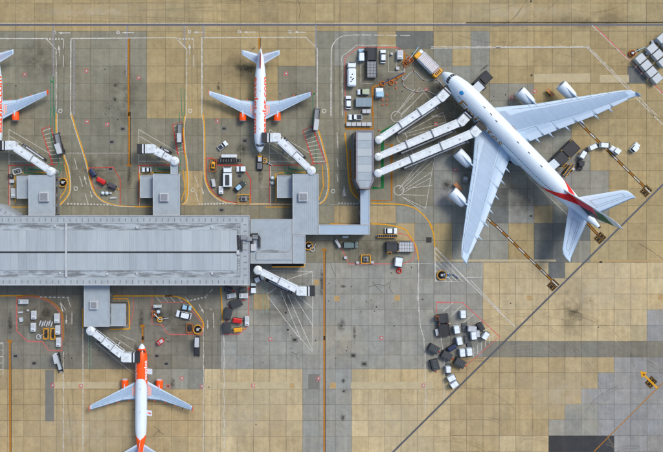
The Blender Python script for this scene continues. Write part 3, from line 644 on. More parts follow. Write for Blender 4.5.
for cx_, cy_, sx_, sy_, n_ in ((112, 90, 10, 30, 16), (245, 100, 40, 40, 14), (300, 330, 40, 30, 12), (350, 330, 30, 60, 22), (60, 340, 50, 16, 16), (430, 110, 40, 30, 14), (490, 95, 30, 12, 8), (30, 110, 20, 60, 10), (180, 340, 30, 20, 10), (390, 300, 40, 50, 12), (560, 300, 60, 30, 6), (225, 400, 60, 40, 8), (100, 400, 60, 40, 8)):
    for k in range(n_):
        x, y = rs.gauss(cx_, sx_ * .6), rs.gauss(cy_, sy_ * .6); r = rs.uniform(.25, .85) ; q = P(x, y); m0 = rs.uniform(0, 6)
        b = sp.add([(q.x + S0 * r * rs.uniform(.6, 1.2) * math.cos(m0 + i * .9), q.y + S0 * r * rs.uniform(.6, 1.2) * math.sin(m0 + i * .9), .0029) for i in range(7)]); sp.face(list(range(b, b + 7)))
sp.build('oil_spots', apron, kind='stuff')
CRK = paint('crack', (72, 66, 56), 0.9)
for pts in (T('K', (150, 245), (185, 235), (215, 240), (235, 225)), T('K', (165, 225), (190, 255), (205, 268)), T('K', (235, 220), (232, 250), (245, 270)), T('L', (565, 75), (610, 100), (662, 138)), T('M', (590, 395), (615, 370), (640, 385)), T('M', (600, 352), (625, 372)), T('N', (490, 62), (510, 70), (525, 62)), T('N', (510, 70), (515, 90)), T('B', (520, 0), (527, 40), (522, 75)), T('K', (0, 150), (15, 190), (25, 205))):
    line(pts, 0.14, CRK, 'crack', z=.0021)

# ------------------------------------------------------------------ buildings
def W(px, py, z): q = P(px, py, z); return q.x, q.y
def pbox(mb, x0, y0, x1, y1, zt, z0, z1, c=0.05):      # box whose top outline lies on photo rectangle x0..x1, y0..y1 at level zt
    a = W(x0, y1, zt); b = W(x1, y0, zt); mb.rbox(a[0], b[0], a[1], b[1], z0, z1, c)
term = thing('terminal_pier', 'long grey metal roofed pier building across the left of the apron', 'building', (0, 0, 0))
ZT = 10.0
mb = B(WALL); pbox(mb, -70, 216, 248.6, 284.6, ZT, 0, ZT - 0.6); mb.build('wall', term)
# windows along the long walls and the end
wa = W(-70, 284.6, ZT); wb = W(248.6, 216, ZT)
nb = 30; bw = (wb[0] - wa[0]) / nb
gl = B(GLASS); gl.box(-bw * 0.42, bw * 0.42, -0.06, 0.06, -1.1, 1.1); glm = gl.mesh('window')
for i in range(nb):
    for y, zz in ((wa[1], 6.6), (wb[1], 6.6), (wa[1], 2.6)):
        o = bpy.data.objects.new('window', glm); col.objects.link(o); o.parent = term; o.location = (wa[0] + bw * (i + .5), y, zz)
mb = B(LEDGE)
def ledge(x0, y0, x1, y1): a = W(x0, y1, ZT); b = W(x1, y0, ZT); mb.box(a[0], b[0], a[1], b[1], ZT - 0.6, ZT)
ledge(-70, 215.6, 240.3, 223.4); ledge(-70, 277.4, 240.3, 285); ledge(240.31, 215.6, 249.4, 285)
mb.build('roof_ledge', term)
mb = B(LGREY)
for x0, y0, x1, y1 in ((-70, 215.4, 249.6, 216.1), (-70, 284.6, 249.6, 285.2), (249.05, 216.2, 249.6, 284.5)):
    a = W(x0, y1, ZT); b = W(x1, y0, ZT); mb.box(a[0], b[0], a[1], b[1], ZT + 0.003, ZT + 0.28)
mb.build('parapet', term)
mb = B(GUTTER)
for x0, y0, x1, y1 in ((-70, 223.45, 237.4, 230.2), (-70, 270.4, 237.4, 277.35), (237.45, 223.45, 240.25, 277.35)):
    a = W(x0, y1, ZT); b = W(x1, y0, ZT); mb.box(a[0], b[0], a[1], b[1], ZT - 0.5, ZT - 0.14)
mb.build('gutter', term)
mb = B(DARK); pbox(mb, -70, 250.6, 236.8, 254, ZT, ZT - 0.4, ZT + 0.30); pbox(mb, 236.85, 235, 239, 253, ZT, ZT - .4, ZT + .3); mb.build('ridge_slot', term)
mb = B(LGREY); pbox(mb, 65.4, 223.6, 67.2, 277.2, ZT, ZT + 0.0, ZT + .52); mb.build('roof_divider', term); mb = B(LGREY); pbox(mb, 236.4, 250, 239.3, 254.6, ZT, ZT + .3, ZT + 0.75); mb.build('roof_cap', term)
def panel(x0, x1, ya, yb, za, zb, mt):
    a, b = W(x0, ya, ZT), W(x1, yb, ZT); m_ = B(mt)
    ys, ye = min(a[1], b[1]), max(a[1], b[1]); zl, zh = (zb, za) if b[1] < a[1] else (za, zb)
    m_.v = [(a[0] + .015, ys, zl), (b[0] - .015, ys, zl), (b[0] - .015, ye, zh), (a[0] + .015, ye, zh)] + [(a[0] + .015, ys, ZT - .5), (b[0] - .015, ys, ZT - .5), (b[0] - .015, ye, ZT - .5), (a[0] + .015, ye, ZT - .5)]
    for f in ((0, 1, 2, 3), (0, 1, 5, 4), (1, 2, 6, 5), (2, 3, 7, 6), (3, 0, 4, 7)): m_.face(f)
    n = max(2, int((b[0] - a[0]) / 0.6))
    for k in range(n):
        x = a[0] + (b[0] - a[0]) * (k + 0.5) / n
        m_.bar((x, ys, zl + .02), (x, ye, zh + .02), 0.05, 0.06)
    m_.build('roof_panel', term)
x = -70
rp = random.Random(3)
while x < 236:
    x2 = min(x + rp.choice((7.6, 9.2, 11)), 237.2)
    if x < 65.3 < x2: x2 = 65.3
    if abs(x - 65.3) < 0.01: x = 67.3; x2 = 76
    if 237.2 - x2 < 3: x2 = 237.2
    panel(x, x2, 230.25, 251.3, ZT + .02, ZT + .40, rp.choice((ROOF, ROOF, ROOF2, ROOF3))); panel(x, x2, 253.2, 270.35, ZT + .40, ZT + .02, rp.choice((ROOF, ROOF2, ROOF2, ROOF3))); x = x2
br = B(GREY); br.rbox(-.09, .09, -.5, .5, 0, 0.2, 0.03); brm = br.mesh('roof_bracket')
def bracket(px, py, rz, parent, z=ZT):
    o = bpy.data.objects.new('roof_bracket', brm); col.objects.link(o); o.parent = parent; q = P(px, py, z); o.location = (q.x, q.y, z + .002); o.rotation_euler = (0, 0, rz)
for k in range(44):
    xx = -22 + 6.15 * k
    if xx < 246: bracket(xx, 219.8, 0, term); bracket(xx + 1, 281.6, 0, term)
for k in range(9): bracket(245.4, 224.5 + 6.3 * k, math.pi / 2, term)
pl = B(LGREY); pl.rbox(-.35, .35, -.35, .35, 0, .45, .06); plm = pl.mesh('roof_vent')
for px, py in ((55, 226), (212, 227.5), (137, 273.5), (212, 273.5), (137, 227.5), (60, 273), (107, 274)):
    o = bpy.data.objects.new('roof_vent', plm); col.objects.link(o); o.parent = term; q = P(px, py, ZT); o.location = (q.x, q.y, ZT - .13)
wd = B(LEDGE); wd.prism([W(-70, 192, ZT - .5), W(-2, 205, ZT - .5), W(15.5, 215.3, ZT - .5), W(-70, 215.3, ZT - .5)][::-1], 0, ZT - 0.5)
wd.build('corner_wing', term)
for k in range(3): bracket(1 + 4.6 * k, 209.5 + 2.9 * k, R(-32), term, ZT - .5)

def roof_block(name, label, x0, y0, x1, y1, z, box=None, vertical=True, wall=WALL, roofm=ROOFM, step=0.62):
    q = P((x0 + x1) / 2, (y0 + y1) / 2, z); t = thing(name, label, 'building', (q.x, q.y, 0))
    a = Vector(W(x0, y1, z)) - q.xy; b = Vector(W(x1, y0, z)) - q.xy
    m_ = B(wall); m_.rbox(a.x + .12, b.x - .12, a.y + .12, b.y - .12, 0, z - .45, .05); m_.build('wall', t)
    m_ = B(roofm); m_.rbox(a.x, b.x, a.y, b.y, z - .44, z, .04); rf = m_.build('roof', t)
    m_ = B(ROOF2); n = int((b.x - a.x if vertical else b.y - a.y) / step)
    for k in range(1, n):
        f = k / n
        if vertical: xx = a.x + (b.x - a.x) * f; m_.bar((xx, a.y + .25, z + .02), (xx, b.y - .25, z + .02), .06, .07)
        else: yy = a.y + (b.y - a.y) * f; m_.bar((a.x + .25, yy, z + .02), (b.x - .25, yy, z + .02), .06, .07)
    m_.build('roof_seams', rf)
    m_ = B(LGREY)
    for r in ((a.x, a.x + .18, a.y, b.y), (b.x - .18, b.x, a.y, b.y), (a.x + .185, b.x - .185, a.y, a.y + .18), (a.x + .185, b.x - .185, b.y - .18, b.y)): m_.box(*r, z + .003, z + .16)
    m_.build('roof_edge', t)
    nn = max(1, int((b.y - a.y) / 3.2))
    for k in range(nn):
        for xx in (a.x + .1, b.x - .1):
            m_ = B(GLASS); yy = a.y + (b.y - a.y) * (k + .5) / nn; m_.box(xx - .04, xx + .04, yy - 1.1, yy + 1.1, z * .5, z * .5 + 1.3); m_.build('window', t)
    if box:
        bx0, by0, bx1, by1 = box; a2 = Vector(W(bx0, by1, z + 1.2)) - q.xy; b2 = Vector(W(bx1, by0, z + 1.2)) - q.xy
        m_ = B(LGREY); m_.rbox(a2.x, b2.x, a2.y, b2.y, z, z + 1.15, .12); hb = m_.build('plant_box', t)
        m_ = B(GREY); m_.rbox(a2.x + .35, b2.x - .35, a2.y + .35, b2.y - .35, z + 1.15, z + 1.22, .1, .02); m_.build('plant_lid', hb)
    return t
ZB = 6.6
roof_block('stair_block', 'grey stair block on the north side of the pier, nearest the left edge', 28.5, 175, 55, 215.2, ZB, (39, 192, 48.5, 201.6))
roof_block('stair_block', 'grey stair block on the north side of the pier between the two others', 153, 174, 180, 215.2, ZB, (159.5, 193, 168.5, 201.5))
roof_block('stair_block', 'grey stair block at the east end of the pier, beside the link corridor', 292.6, 174, 318.6, 234.6, ZB, (298.5, 192.5, 308, 201.5))
roof_block('stair_block', 'grey stair block on the south side of the pier', 84, 285.4, 109.6, 326.6, ZB, (89.5, 301, 97.5, 309.5))
roof_block('low_annex', 'low blue-grey annex left of the leftmost north stair block', 16.8, 176, 28.6, 198.5, 4, wall=STUCCO)
roof_block('low_annex', 'low blue-grey annex left of the middle north stair block', 140, 175.5, 153, 198, 4, wall=STUCCO)
roof_block('low_annex', 'low blue-grey annex left of the stair block by the link corridor', 277, 175.7, 292.6, 198, 4, wall=STUCCO)
roof_block('low_annex', 'low blue-grey annex right of the south stair block', 110, 303.6, 126, 326, 4, wall=STUCCO)
roof_block('bridge_vestibule', 'small grey vestibule between the middle stair block and its undocked jet bridge', 170.6, 164, 177.8, 173.8, 6.2)
ext = roof_block('pier_extension', 'lower grey extension at the east end of the pier with roof pipework', 250.4, 219, 292.3, 263.5, 7.0)
roof_block('pier_extension', 'narrow lower roof strip joining the extension to the stair block', 292.9, 235, 305.4, 263.5, 6.9)
ex0 = ext.location
def epart(mt, name, fn):
    m_ = B(mt); fn(m_); o = m_.build(name, ext); o.location = (-ex0.x, -ex0.y, 0); return o
epart(LEDGE, 'roof_band', lambda m_: pbox(m_, 256, 252.6, 292, 259.8, 7.0, 7.05, 7.3))
epart(GUTTER, 'gutter', lambda m_: pbox(m_, 256, 249.8, 292, 252.4, 7.0, 7.0, 7.12))
def pipes(m_):
    for k, (a, b) in enumerate((((239, 237), (260, 236.5)), ((247, 234.5), (258, 234)), ((259, 236), (259, 247)), ((241, 238), (241, 250)), ((252, 238), (252, 244)))):
        z = 10.5 if a[0] < 249 and b[0] < 249 else 7.8
        m_.cyl(P(*a, z), P(*b, z), .32, n=8); m_.cyl(P(a[0] + 1, a[1] + 1.5, z), P(b[0] + 1, b[1] + 1.5, z), .2, n=8)
epart(CHAR, 'roof_pipe', pipes)
for x, y, s_ in ((244, 237, 1.1), (249, 238.5, .9), (255, 237, .9)):
    q = P(x, y, 8); epart(GREY, 'air_unit', lambda m_: m_.rbox(q.x - s_, q.x + s_, q.y - s_ * .7, q.y + s_ * .7, 7.0 if x > 250 else 10.0, 8.1 if x > 250 else 10.9, .1))
epart(LGREY, 'roof_hatch', lambda m_: pbox(m_, 250.5, 243.8, 256.2, 251, 7.4, 7.0, 8.0, .1))
epart(BLACK, 'skylight', lambda m_: pbox(m_, 272.5, 259.9, 303.8, 266.4, 4.5, 0.3, 4.5, .02))
epart(YEL, 'skylight_rail', lambda m_: [pbox(m_, 272, 266.5, 304.5, 267.2, 4.5, 4.2, 4.7, .02), pbox(m_, 303.9, 260, 304.6, 266.4, 4.5, 4.2, 4.7, .02)])
lk = roof_block('link_corridor', 'pale blue roofed corridor running east from the stair block', 318.9, 224.6, 369.6, 234.6, 5.6, vertical=False, roofm=mat('pale_blue_roof', (152, 172, 190), .5, .08, .4), step=1.7)
roof_block('link_corridor', 'pale blue roofed corridor running north to the bridge pavilion', 360.4, 190, 369.7, 224.4, 5.6, roofm=MATS['pale_blue_roof'], step=1.55)
pv = thing('bridge_pavilion', 'tall blue-grey pavilion where the three wide-body jet bridges start', 'building', (*P(364.7, 160, 9).xy, 0))
pc = P(364.7, 160, 9).xy
def pp(o, z): return [(Vector(W(x, y, z)) - pc) for x, y in ((356 + o, 130.6 + o), (373.6 - o, 130.6 + o), (373.6 - o, 181 - o * .6), (369.6 - o * .6, 189 - o), (360 + o * .6, 189 - o), (356 + o, 181 - o * .6))]
m_ = B(WALL); m_.prism([(v.x, v.y) for v in pp(.4, 9)][::-1], 0, 8.6); m_.build('wall', pv)
m_ = B(mat('parapet_mauve', (128, 124, 136), .6, .15, .6)); m_.ring_loft([[(v.x, v.y, z) for v in pp(o, 9)] for o, z in ((0, 8.4), (0, 9.2), (1.3, 9.2), (1.3, 8.8))], True, False); m_.build('parapet', pv)
for k in range(6):
    m_ = B(ROOFM if k % 2 else ROOF2); a = Vector(W(357.5, 132.2 + 8 * (k + 1), 9)) - pc; b = Vector(W(372.1, 132.2 + 8 * k, 9)) - pc
    m_.rbox(a.x, b.x, a.y + .03, b.y - .03, 8.5, 8.98, .03); m_.build('roof_panel', pv)
v_ = [Vector(W(x, y, 9)) - pc for x, y in ((357.5, 180.3), (372.1, 180.3), (372.1, 180.6), (368.8, 187.6), (360.8, 187.6), (357.5, 180.6))]
m_ = B(ROOFM); m_.prism([(q.x, q.y) for q in v_][::-1], 8.5, 8.97); m_.build('roof_panel', pv)
for k in range(8):
    for s in (-1, 1):
        m_ = B(GLASS); y = (Vector(W(364, 134 + 6 * k, 9)) - pc).y; xx = s * 2.82; m_.box(xx - .05, xx + .05, y - .85, y + .85, 5, 7.6); m_.build('window', pv)

# ------------------------------------------------------------------ jet bridges
def jet_bridge(A, Bp, label, hood, zr=6.9, wd=2.5, segs=2, stripes=True, rot_r=1.45, hang=True, cab=3.2):
    a = P(*A, zr); b = P(*Bp, zr); d = (b - a); L_ = d.length; ang = math.atan2(d.y, d.x)
    t = thing('jet_bridge', label, 'jet bridge', (a.x, a.y, 0), ang, 'jet bridges'); zf = zr - 2.7
    m_ = B(OFFW); m_.cyl((0, 0, zf), (0, 0, zr - .15), rot_r, n=20); m_.cyl((0, 0, zr - .15), (0, 0, zr + .12), rot_r * 1.06, rot_r * .96, n=20); ro = m_.build('rotunda', t)
    m_ = B(LGREY)
    for k in range(3): an = 2.1 * k; m_.bar((0, 0, zr + .15), (rot_r * .8 * math.cos(an), rot_r * .8 * math.sin(an), zr + .15), .14, .08)
    m_.build('roof_ribs', ro)
    m_ = B(GREY); m_.cyl((0, 0, 0), (0, 0, zf), .55, n=14); m_.cyl((0, 0, 0), (0, 0, .25), 1.0, n=14); m_.build('support_column', t)
    x0 = rot_r * .8; x1 = L_ - cab * .45
    for k in range(segs):
        s0 = x0 + (x1 - x0) * k / segs; s1 = x0 + (x1 - x0) * (k + 1) / segs + (.35 if k < segs - 1 else 0)
        wk = wd * (.74 + .26 * (k + 1) / segs); zk = zr - .22 * (segs - 1 - k)
        m_ = B(OFFW); m_.rbox(s0, s1, -wk / 2, wk / 2, zf - .02 * k, zk, .1); tn = m_.build('tunnel_section', t)
        m_ = B(OFFW); n = max(3, int((s1 - s0) / 2.0))
        for j in range(n + 1):
            xx = s0 + .12 + (s1 - s0 - .24) * j / n; m_.box(xx - .04, xx + .04, -wk / 2 - .03, wk / 2 + .03, zf + .2, zk + .022)
        m_.build('rib', tn)
        m_ = B(GREY); m_.box(s0 - .06, s0 + .22, -wk / 2 - .06, wk / 2 + .06, zf, zk + .1); m_.build('section_collar', tn)
        m_ = B(LGREY); xm = s0 + (s1 - s0) * .62; m_.rbox(xm - .3, xm + .3, -.4, .1, zk + .024, zk + .2, .06); m_.build('roof_unit', tn)
        m_ = B(GLASS)
        for sgn in (-1, 1): m_.box(s0 + .6, s1 - .6, sgn * (wk / 2 + .012) - .02, sgn * (wk / 2 + .012) + .02, zf + 1.15, zf + 1.9)
        m_.build('window_strip', tn)
        m_ = B(LGREY); m_.box(s0 + .4, s1 - .4, wk * .3, wk * .3 + .12, zk + .023, zk + .06); m_.build('cable_tray', tn)
    if hang:
        m_ = B(DARK); y0 = -(wd / 2 + .12); xa, xb = x0 + (x1 - x0) * .22, x1 - .3
        m_.box(xa, xb, y0 - .95, y0, zf - .9, zf - .75); m_.box(xa, xb, y0 - .95, y0 - .88, zf - .2, zf - .12)
        for j in range(9): xx = xa + (xb - xa) * j / 8; m_.box(xx - .04, xx + .04, y0 - .95, y0 - .87, zf - .75, zf + .15); m_.box(xx - .05, xx + .05, y0 - .9, y0 + .3, zf - 1.0, zf - .9)
        m_.build('service_gantry', t)
        m_ = B(LGREY); m_.rbox(xa + 1, xb - 1.5, y0 - .7, y0 - .2, zf - .75, zf - .3, .05); m_.build('cable_housing', t)
        xs = x1 - .9; m_ = B(GREY)
        for j in range(10): m_.box(xs - j * .32 - .3, xs - j * .32, -(wd / 2 + 1.15), -(wd / 2 + .15) if j > 2 else -(wd / 2 + .15), zf - .3 - j * .37, zf - .22 - j * .37)
        for sgn in (0, 1): m_.bar((xs, -(wd / 2 + .15) - sgn, zf - .3), (xs - 3.2, -(wd / 2 + .15) - sgn, 0.05), .08, .2)
        m_.build('service_stairs', t)
    xd = x0 + (x1 - x0) * .74; m_ = B(LGREY)
    for sgn in (-1, 1): m_.box(xd - .2, xd + .2, sgn * (wd / 2 - .2) - .18, sgn * (wd / 2 - .2) + .18, 1.0, zf)
    m_.box(xd - .3, xd + .3, -wd / 2 - .1, wd / 2 + .1, .75, 1.0); m_.build('drive_leg', t)
    for sgn in (-1, 1):
        m_ = B(BLACK); m_.cyl((xd, sgn * .65 - .2, .5), (xd, sgn * .65 + .2, .5), .5, n=16); m_.build('wheel', t)
    ch = R(hood) - ang
    m_ = B(OFFW); u = Vector((math.cos(ch), math.sin(ch), 0)); n_ = Vector((-u.y, u.x, 0)); o_ = Vector((L_, 0, 0))
    def cabring(i, z): return [o_ + u * p + n_ * q + Vector((0, 0, z)) for p, q in ((-cab * .42 + i, -cab * .36), (-cab * .2, -cab * .46 + i), (cab * .5 - i, -cab * .46 + i), (cab * .5 - i, cab * .46 - i), (-cab * .2, cab * .46 - i), (-cab * .42 + i, cab * .36))]
    m_.ring_loft([cabring(0, zf - .1), cabring(0, zr + .02), cabring(.15, zr + .14)]); cb = m_.build('cab', t)
    m_ = B(LGREY); m_.bar(o_ - u * cab * .15 - n_ * .5 + Vector((0, 0, zr + .17)), o_ + u * cab * .25 + Vector((0, 0, zr + .17)), .12, .1); m_.bar(o_ - u * cab * .15 + n_ * .5 + Vector((0, 0, zr + .17)), o_ + u * cab * .25 + Vector((0, 0, zr + .17)), .12, .1); m_.build('roof_ribs', cb)
    if stripes:
        for j in range(3):
            m_ = B(OFFW if j % 2 == 0 else DARK); p0 = cab * .5 + .5 * j
            m_.ring_loft([[o_ + u * p + n_ * q + Vector((0, 0, z)) for q, z in ((-cab * .46, zf), (cab * .46, zf), (cab * .46, zr - .05 * j), (-cab * .46, zr - .05 * j))] for p in (p0, p0 + .5)]); m_.build('bellows', t)
    p0 = cab * .5 + (1.5 if stripes else 0)
    m_ = B(DARK)
    for j in range(4):
        s_ = .5 + .02 * (j % 2); m_.ring_loft([[o_ + u * p + n_ * q + Vector((0, 0, z)) for q, z in ((-cab * s_, zf), (cab * s_, zf), (cab * s_, zr + .05 - .03 * (j % 2)), (-cab * s_, zr + .05 - .03 * (j % 2)))] for p in (p0 + .42 * j, p0 + .42 * (j + 1))])
    m_.build('canopy_hood', t)
    return t
jet_bridge((50.5, 171.5), T('E', (45, 130)), 'white jet bridge docked at the aircraft cut by the left edge', 180)
jet_bridge((174.5, 161), T('E', (590, 143)), 'short white jet bridge standing undocked at the empty stand', 180, segs=2, stripes=True)
jet_bridge(T('F', (570, 228)), T('F', (435, 99)), 'white jet bridge docked at the parked orange lettered white jet', 180)
jet_bridge(T('J', (362, 180)), T('J', (527, 262)), 'white jet bridge pointing southeast from the pier extension, undocked', 0)
jet_bridge((90.5, 331), T('M', (487, 85)), 'striped white jet bridge docked at the orange nosed jet', 0, segs=3)
jet_bridge(T('G', (190, 108)), T('C', (437, 377)), 'northernmost of three jet bridges reaching the wide-body jet', 46, zr=7.0, wd=2.75, segs=3, rot_r=1.3)
jet_bridge(T('G', (188, 174)), T('G', (515, 36)), 'middle one of three jet bridges reaching the wide-body jet', 46, zr=7.0, wd=2.75, segs=3, rot_r=1.3, stripes=True)
jet_bridge(T('G', (188, 238)), T('G', (566, 78)), 'southernmost of three jet bridges, to the upper deck of the wide-body jet', 46, zr=10.0, wd=2.75, segs=3, rot_r=1.3, stripes=False)

# ------------------------------------------------------------------ aircraft
def text_mesh(word, bold=0.0):
    cu = bpy.data.curves.new('t', 'FONT'); cu.body = word; cu.size = 1.0; cu.offset = bold; cu.resolution_u = 3
    o = bpy.data.objects.new('t', cu); col.objects.link(o); bpy.context.view_layer.update()
    me = bpy.data.meshes.new_from_object(o.evaluated_get(bpy.context.evaluated_depsgraph_get()))
    bpy.data.objects.remove(o); bpy.data.curves.remove(cu)
    bm = bmesh.new(); bm.from_mesh(me); bmesh.ops.triangulate(bm, faces=bm.faces)
    for _ in range(2):
        ed = [e for e in bm.edges if e.calc_length() > 0.12]
        bmesh.ops.subdivide_edges(bm, edges=ed, cuts=1)
        bmesh.ops.triangulate(bm, faces=bm.faces)
    vs = [tuple(v.co) for v in bm.verts]; bm.verts.index_update(); fs = [tuple(v.index for v in f.verts) for f in bm.faces]
    bm.free(); bpy.data.meshes.remove(me); return vs, fs

class Body:
    def __init__(s, L, hw, top, bot, nose, tail0, nose_z, k=0.6, tail_top=0.45, tail_bot=0.93):
        s.L, s.hw, s.top, s.bot, s.nose, s.tail0, s.nz, s.k, s.tt, s.tb = L, hw, top, bot, nose, tail0, nose_z, k, tail_top, tail_bot
    def sec(s, x):
        a = min(1, max(0.0008, x / s.nose)); f = (1 - (1 - a) ** 2) ** s.k
        zc0 = (s.top + s.bot) / 2; hh0 = (s.top - s.bot) / 2
        hw = s.hw * f; hh = hh0 * f ** 1.02; zc = zc0 - s.nz * (1 - a) ** 2
        if x > s.tail0:
            t = (x - s.tail0) / (s.L - s.tail0)
            top = s.top - s.tt * t * t; bot = s.bot + (s.top - s.tt * 1 - .45 - s.bot) * t ** 1.55
            hw = s.hw * (1 - .87 * t ** 1.9); hh = (top - bot) / 2; zc = (top + bot) / 2
        return hw, hh, zc
    def pt(s, x, th, off=0.0):
        hw, hh, zc = s.sec(x); return (x, (hw + off) * math.sin(th), zc + (hh + off) * math.cos(th))
    def skin(s, name, parent, matfn, nx=150, n=64):
        m_ = MB(); m_.smooth = True
        xs = [s.L * (i / nx) ** 1.0 for i in range(nx + 1)]; xs = [0.002, .04, .12, .25, .45] + [x for x in xs if x > .5]
        for mt in matfn(None, None): m_.m(mt)
        bs = [m_.add([s.pt(x, 2 * math.pi * i / n) for i in range(n)]) for x in xs]
        for q in range(len(xs) - 1):
            xm = (xs[q] + xs[q + 1]) / 2
            for i in range(n):
                j = (i + 1) % n; th = 2 * math.pi * (i + .5) / n; th = th - 2 * math.pi if th > math.pi else th
                m_.m(matfn(xm, th)); m_.face((bs[q] + i, bs[q] + j, bs[q + 1] + j, bs[q + 1] + i))
        m_.m(matfn(0.01, 0)); m_.face([bs[0] + i for i in range(n)]); m_.m(matfn(s.L, 0)); m_.face([bs[-1] + i for i in range(n)])
        return m_.build(name, parent)
    def patch(s, m_, x0, x1, t0, t1, off=.015, nx=4, nt=8):
        m_.smooth = True
        b = m_.add([s.pt(x0 + (x1 - x0) * i / nx, t0 + (t1 - t0) * j / nt, off) for i in range(nx + 1) for j in range(nt + 1)])
        for i in range(nx):
            for j in range(nt): k = b + i * (nt + 1) + j; m_.face((k, k + 1, k + nt + 2, k + nt + 1))
    def text(s, word, x0, length, th_base, height, side, mt, name, parent, bold=0.0):
        # side +1 starboard (+y), -1 port; th_base = angle of the letters' foot from the crown
        vs, fs = text_mesh(word, bold); mx = max(v[0] for v in vs); hy = 0.72
        m_ = B(mt); hw, hh, zc = s.sec((x0 + length / 2)); rad = (hw + hh) / 2; out = []
        for x, y, z in vs:
            u = x / mx * length; u = x0 + u if side < 0 else x0 + length - u
            th = th_base - (y / hy * height) / rad; out.append(s.pt(u, th * side, .03))
        m_.smooth = True; b = m_.add(out)
        for f in fs: m_.face([b + i for i in f])
        return m_.build(name, parent)

class Wing:
    def __init__(s, st): s.st = st     # (span, xle, xte, z, t/c)
    def at(s, y):
        st = s.st
        for a, b in zip(st, st[1:]):
            if y <= b[0]: f = (y - a[0]) / (b[0] - a[0]); return [p + (q - p) * f for p, q in zip(a, b)]
        return list(st[-1])
    def up(s, y, c, off=0.0, sgn=1):
        _, xl, xt, z, tc = s.at(y); ch = xt - xl
        th = tc * ch * 5 * (.2969 * math.sqrt(max(c, 0)) - .126 * c - .3516 * c * c + .2843 * c ** 3 - .1036 * c ** 4)
        return (xl + c * ch, y, z + th * .62 * sgn + .02 * ch * math.sin(math.pi * min(c, 1)) + off)
    def solid(s, name, parent, side, mt, vert=False, nsp=26, matfn=None):
        cs = [0, .01, .03, .07, .13, .22, .34, .48, .62, .76, .88, 1.0]; m_ = B(mt); m_.smooth = True; rings = []
        y0, y1 = s.st[0][0], s.st[-1][0]; ys = sorted(set([y0 + (y1 - y0) * i / nsp for i in range(nsp + 1)] + [q[0] for q in s.st]))
        for y in ys:
            r = [s.up(y, c) for c in cs] + [s.up(y, c, 0, -1) for c in reversed(cs[1:-1])]
            rings.append([s.xf(p, side, vert, y) for p in r])
        n = len(rings[0]); bs = [m_.add(r) for r in rings]
        for q in range(len(ys) - 1):
            for i in range(n):
                j = (i + 1) % n
                if matfn: m_.m(matfn((ys[q] + ys[q + 1]) / 2, cs[min(i, len(cs) - 1)] if i < len(cs) else cs[2 * len(cs) - 2 - i]))
                m_.face((bs[q] + i, bs[q] + j, bs[q + 1] + j, bs[q + 1] + i))
        m_.smooth = False; m_.face([bs[-1] + i for i in range(n)]); m_.face([bs[0] + i for i in range(n)])
        return m_.build(name, parent)
    def xf(s, p, side, vert, y):
        if vert:      # thickness is sideways, span is up
            z = s.at(y)[3]; return (p[0], (p[2] - z) , y)
        return (p[0], p[1] * side, p[2])
    def strip(s, name, parent, side, mt, y0, y1, c0, c1, off=.02, ny=10, nc=4):
        m_ = B(mt); m_.smooth = True; f0 = c0 if callable(c0) else (lambda y: c0); f1 = c1 if callable(c1) else (lambda y: c1)
        b = m_.add([s.xf(s.up(y0 + (y1 - y0) * i / ny, f0(y0 + (y1 - y0) * i / ny) + (f1(y0 + (y1 - y0) * i / ny) - f0(y0 + (y1 - y0) * i / ny)) * j / nc, off), side, False, 0) for i in range(ny + 1) for j in range(nc + 1)])
        for i in range(ny):
            for j in range(nc): k = b + i * (nc + 1) + j; m_.face((k, k + 1, k + nc + 2, k + nc + 1))
        return m_.build(name, parent)
    def seams(s, name, parent, side, segs, mt=SEAM, wd=.09, off=.032):
        m_ = B(mt)
        for (ya, ca), (yb, cb) in segs:
            n = 8; L_, R_ = [], []
            pts = [Vector(s.xf(s.up(ya + (yb - ya) * i / n, ca + (cb - ca) * i / n, off), side, False, 0)) for i in range(n + 1)]
            d = (pts[-1] - pts[0]).normalized(); nn = Vector((-d.y, d.x, 0)) * wd / 2
            b0 = m_.add([p + nn for p in pts]); b1 = m_.add([p - nn for p in pts])
            for i in range(n): m_.face((b0 + i, b0 + i + 1, b1 + i + 1, b1 + i))
        return m_.build(name, parent)
def nacelle(parent, x, y, z, r, ln, mt, lip=LGREY, core=GREY, pyl_end=None, pyl_z=None, pylm=WINGL):
    big = r > 1.5
    e = B(mt); e.smooth = True; n = 28
    prof = [(0.0, .86), (.02, .93), (.07, .985), (.2, 1.0), (.45, .98), (.7, .93 if big else .88), (.86, .86 if big else .76), (1.0, .76 if big else .62)]
    def rg(u, k): return [(x + u * ln, y + r * k * math.sin(2 * math.pi * i / n), z + r * k * math.cos(2 * math.pi * i / n)) for i in range(n)]
    e.ring_loft([rg(u, k) for u, k in prof] + [rg(.97, .56)], False, True); eng = e.build('engine_nacelle', parent)
    e = B(lip); e.smooth = True; e.ring_loft([rg(.02, .945), rg(-.005, .9), rg(-.008, .85), rg(.03, .8), rg(.12, .8)], False, False); e.build('intake_lip', eng)
    e = B(DARK); e.ring_loft([rg(.10, .8), rg(.11, .3), rg(.06, .02)], False, True); e.build('fan', eng)
    e = B(core); e.smooth = True; e.ring_loft([rg(.95, .54), rg(1.1, .42), rg(1.22, .22), rg(1.3, .03)], False, True); e.build('exhaust_cone', eng)
    e = B(pylm); x0 = x + ln * .28; x1 = pyl_end
    e.ring_loft([[(xx, y - w_, zz), (xx, y + w_, zz), (xx, y + w_ * .7, zt), (xx, y - w_ * .7, zt)] for xx, w_, zz, zt in ((x0, .05, z + r * .8, z + r * 1.02), (x0 + ln * .3, .26, z + r * .6, z + r * 1.12), (x1, .26, pyl_z - .9, pyl_z + .12), (x1 + 1.6, .12, pyl_z - .5, pyl_z + .15))]); e.build('pylon', eng)
    return eng
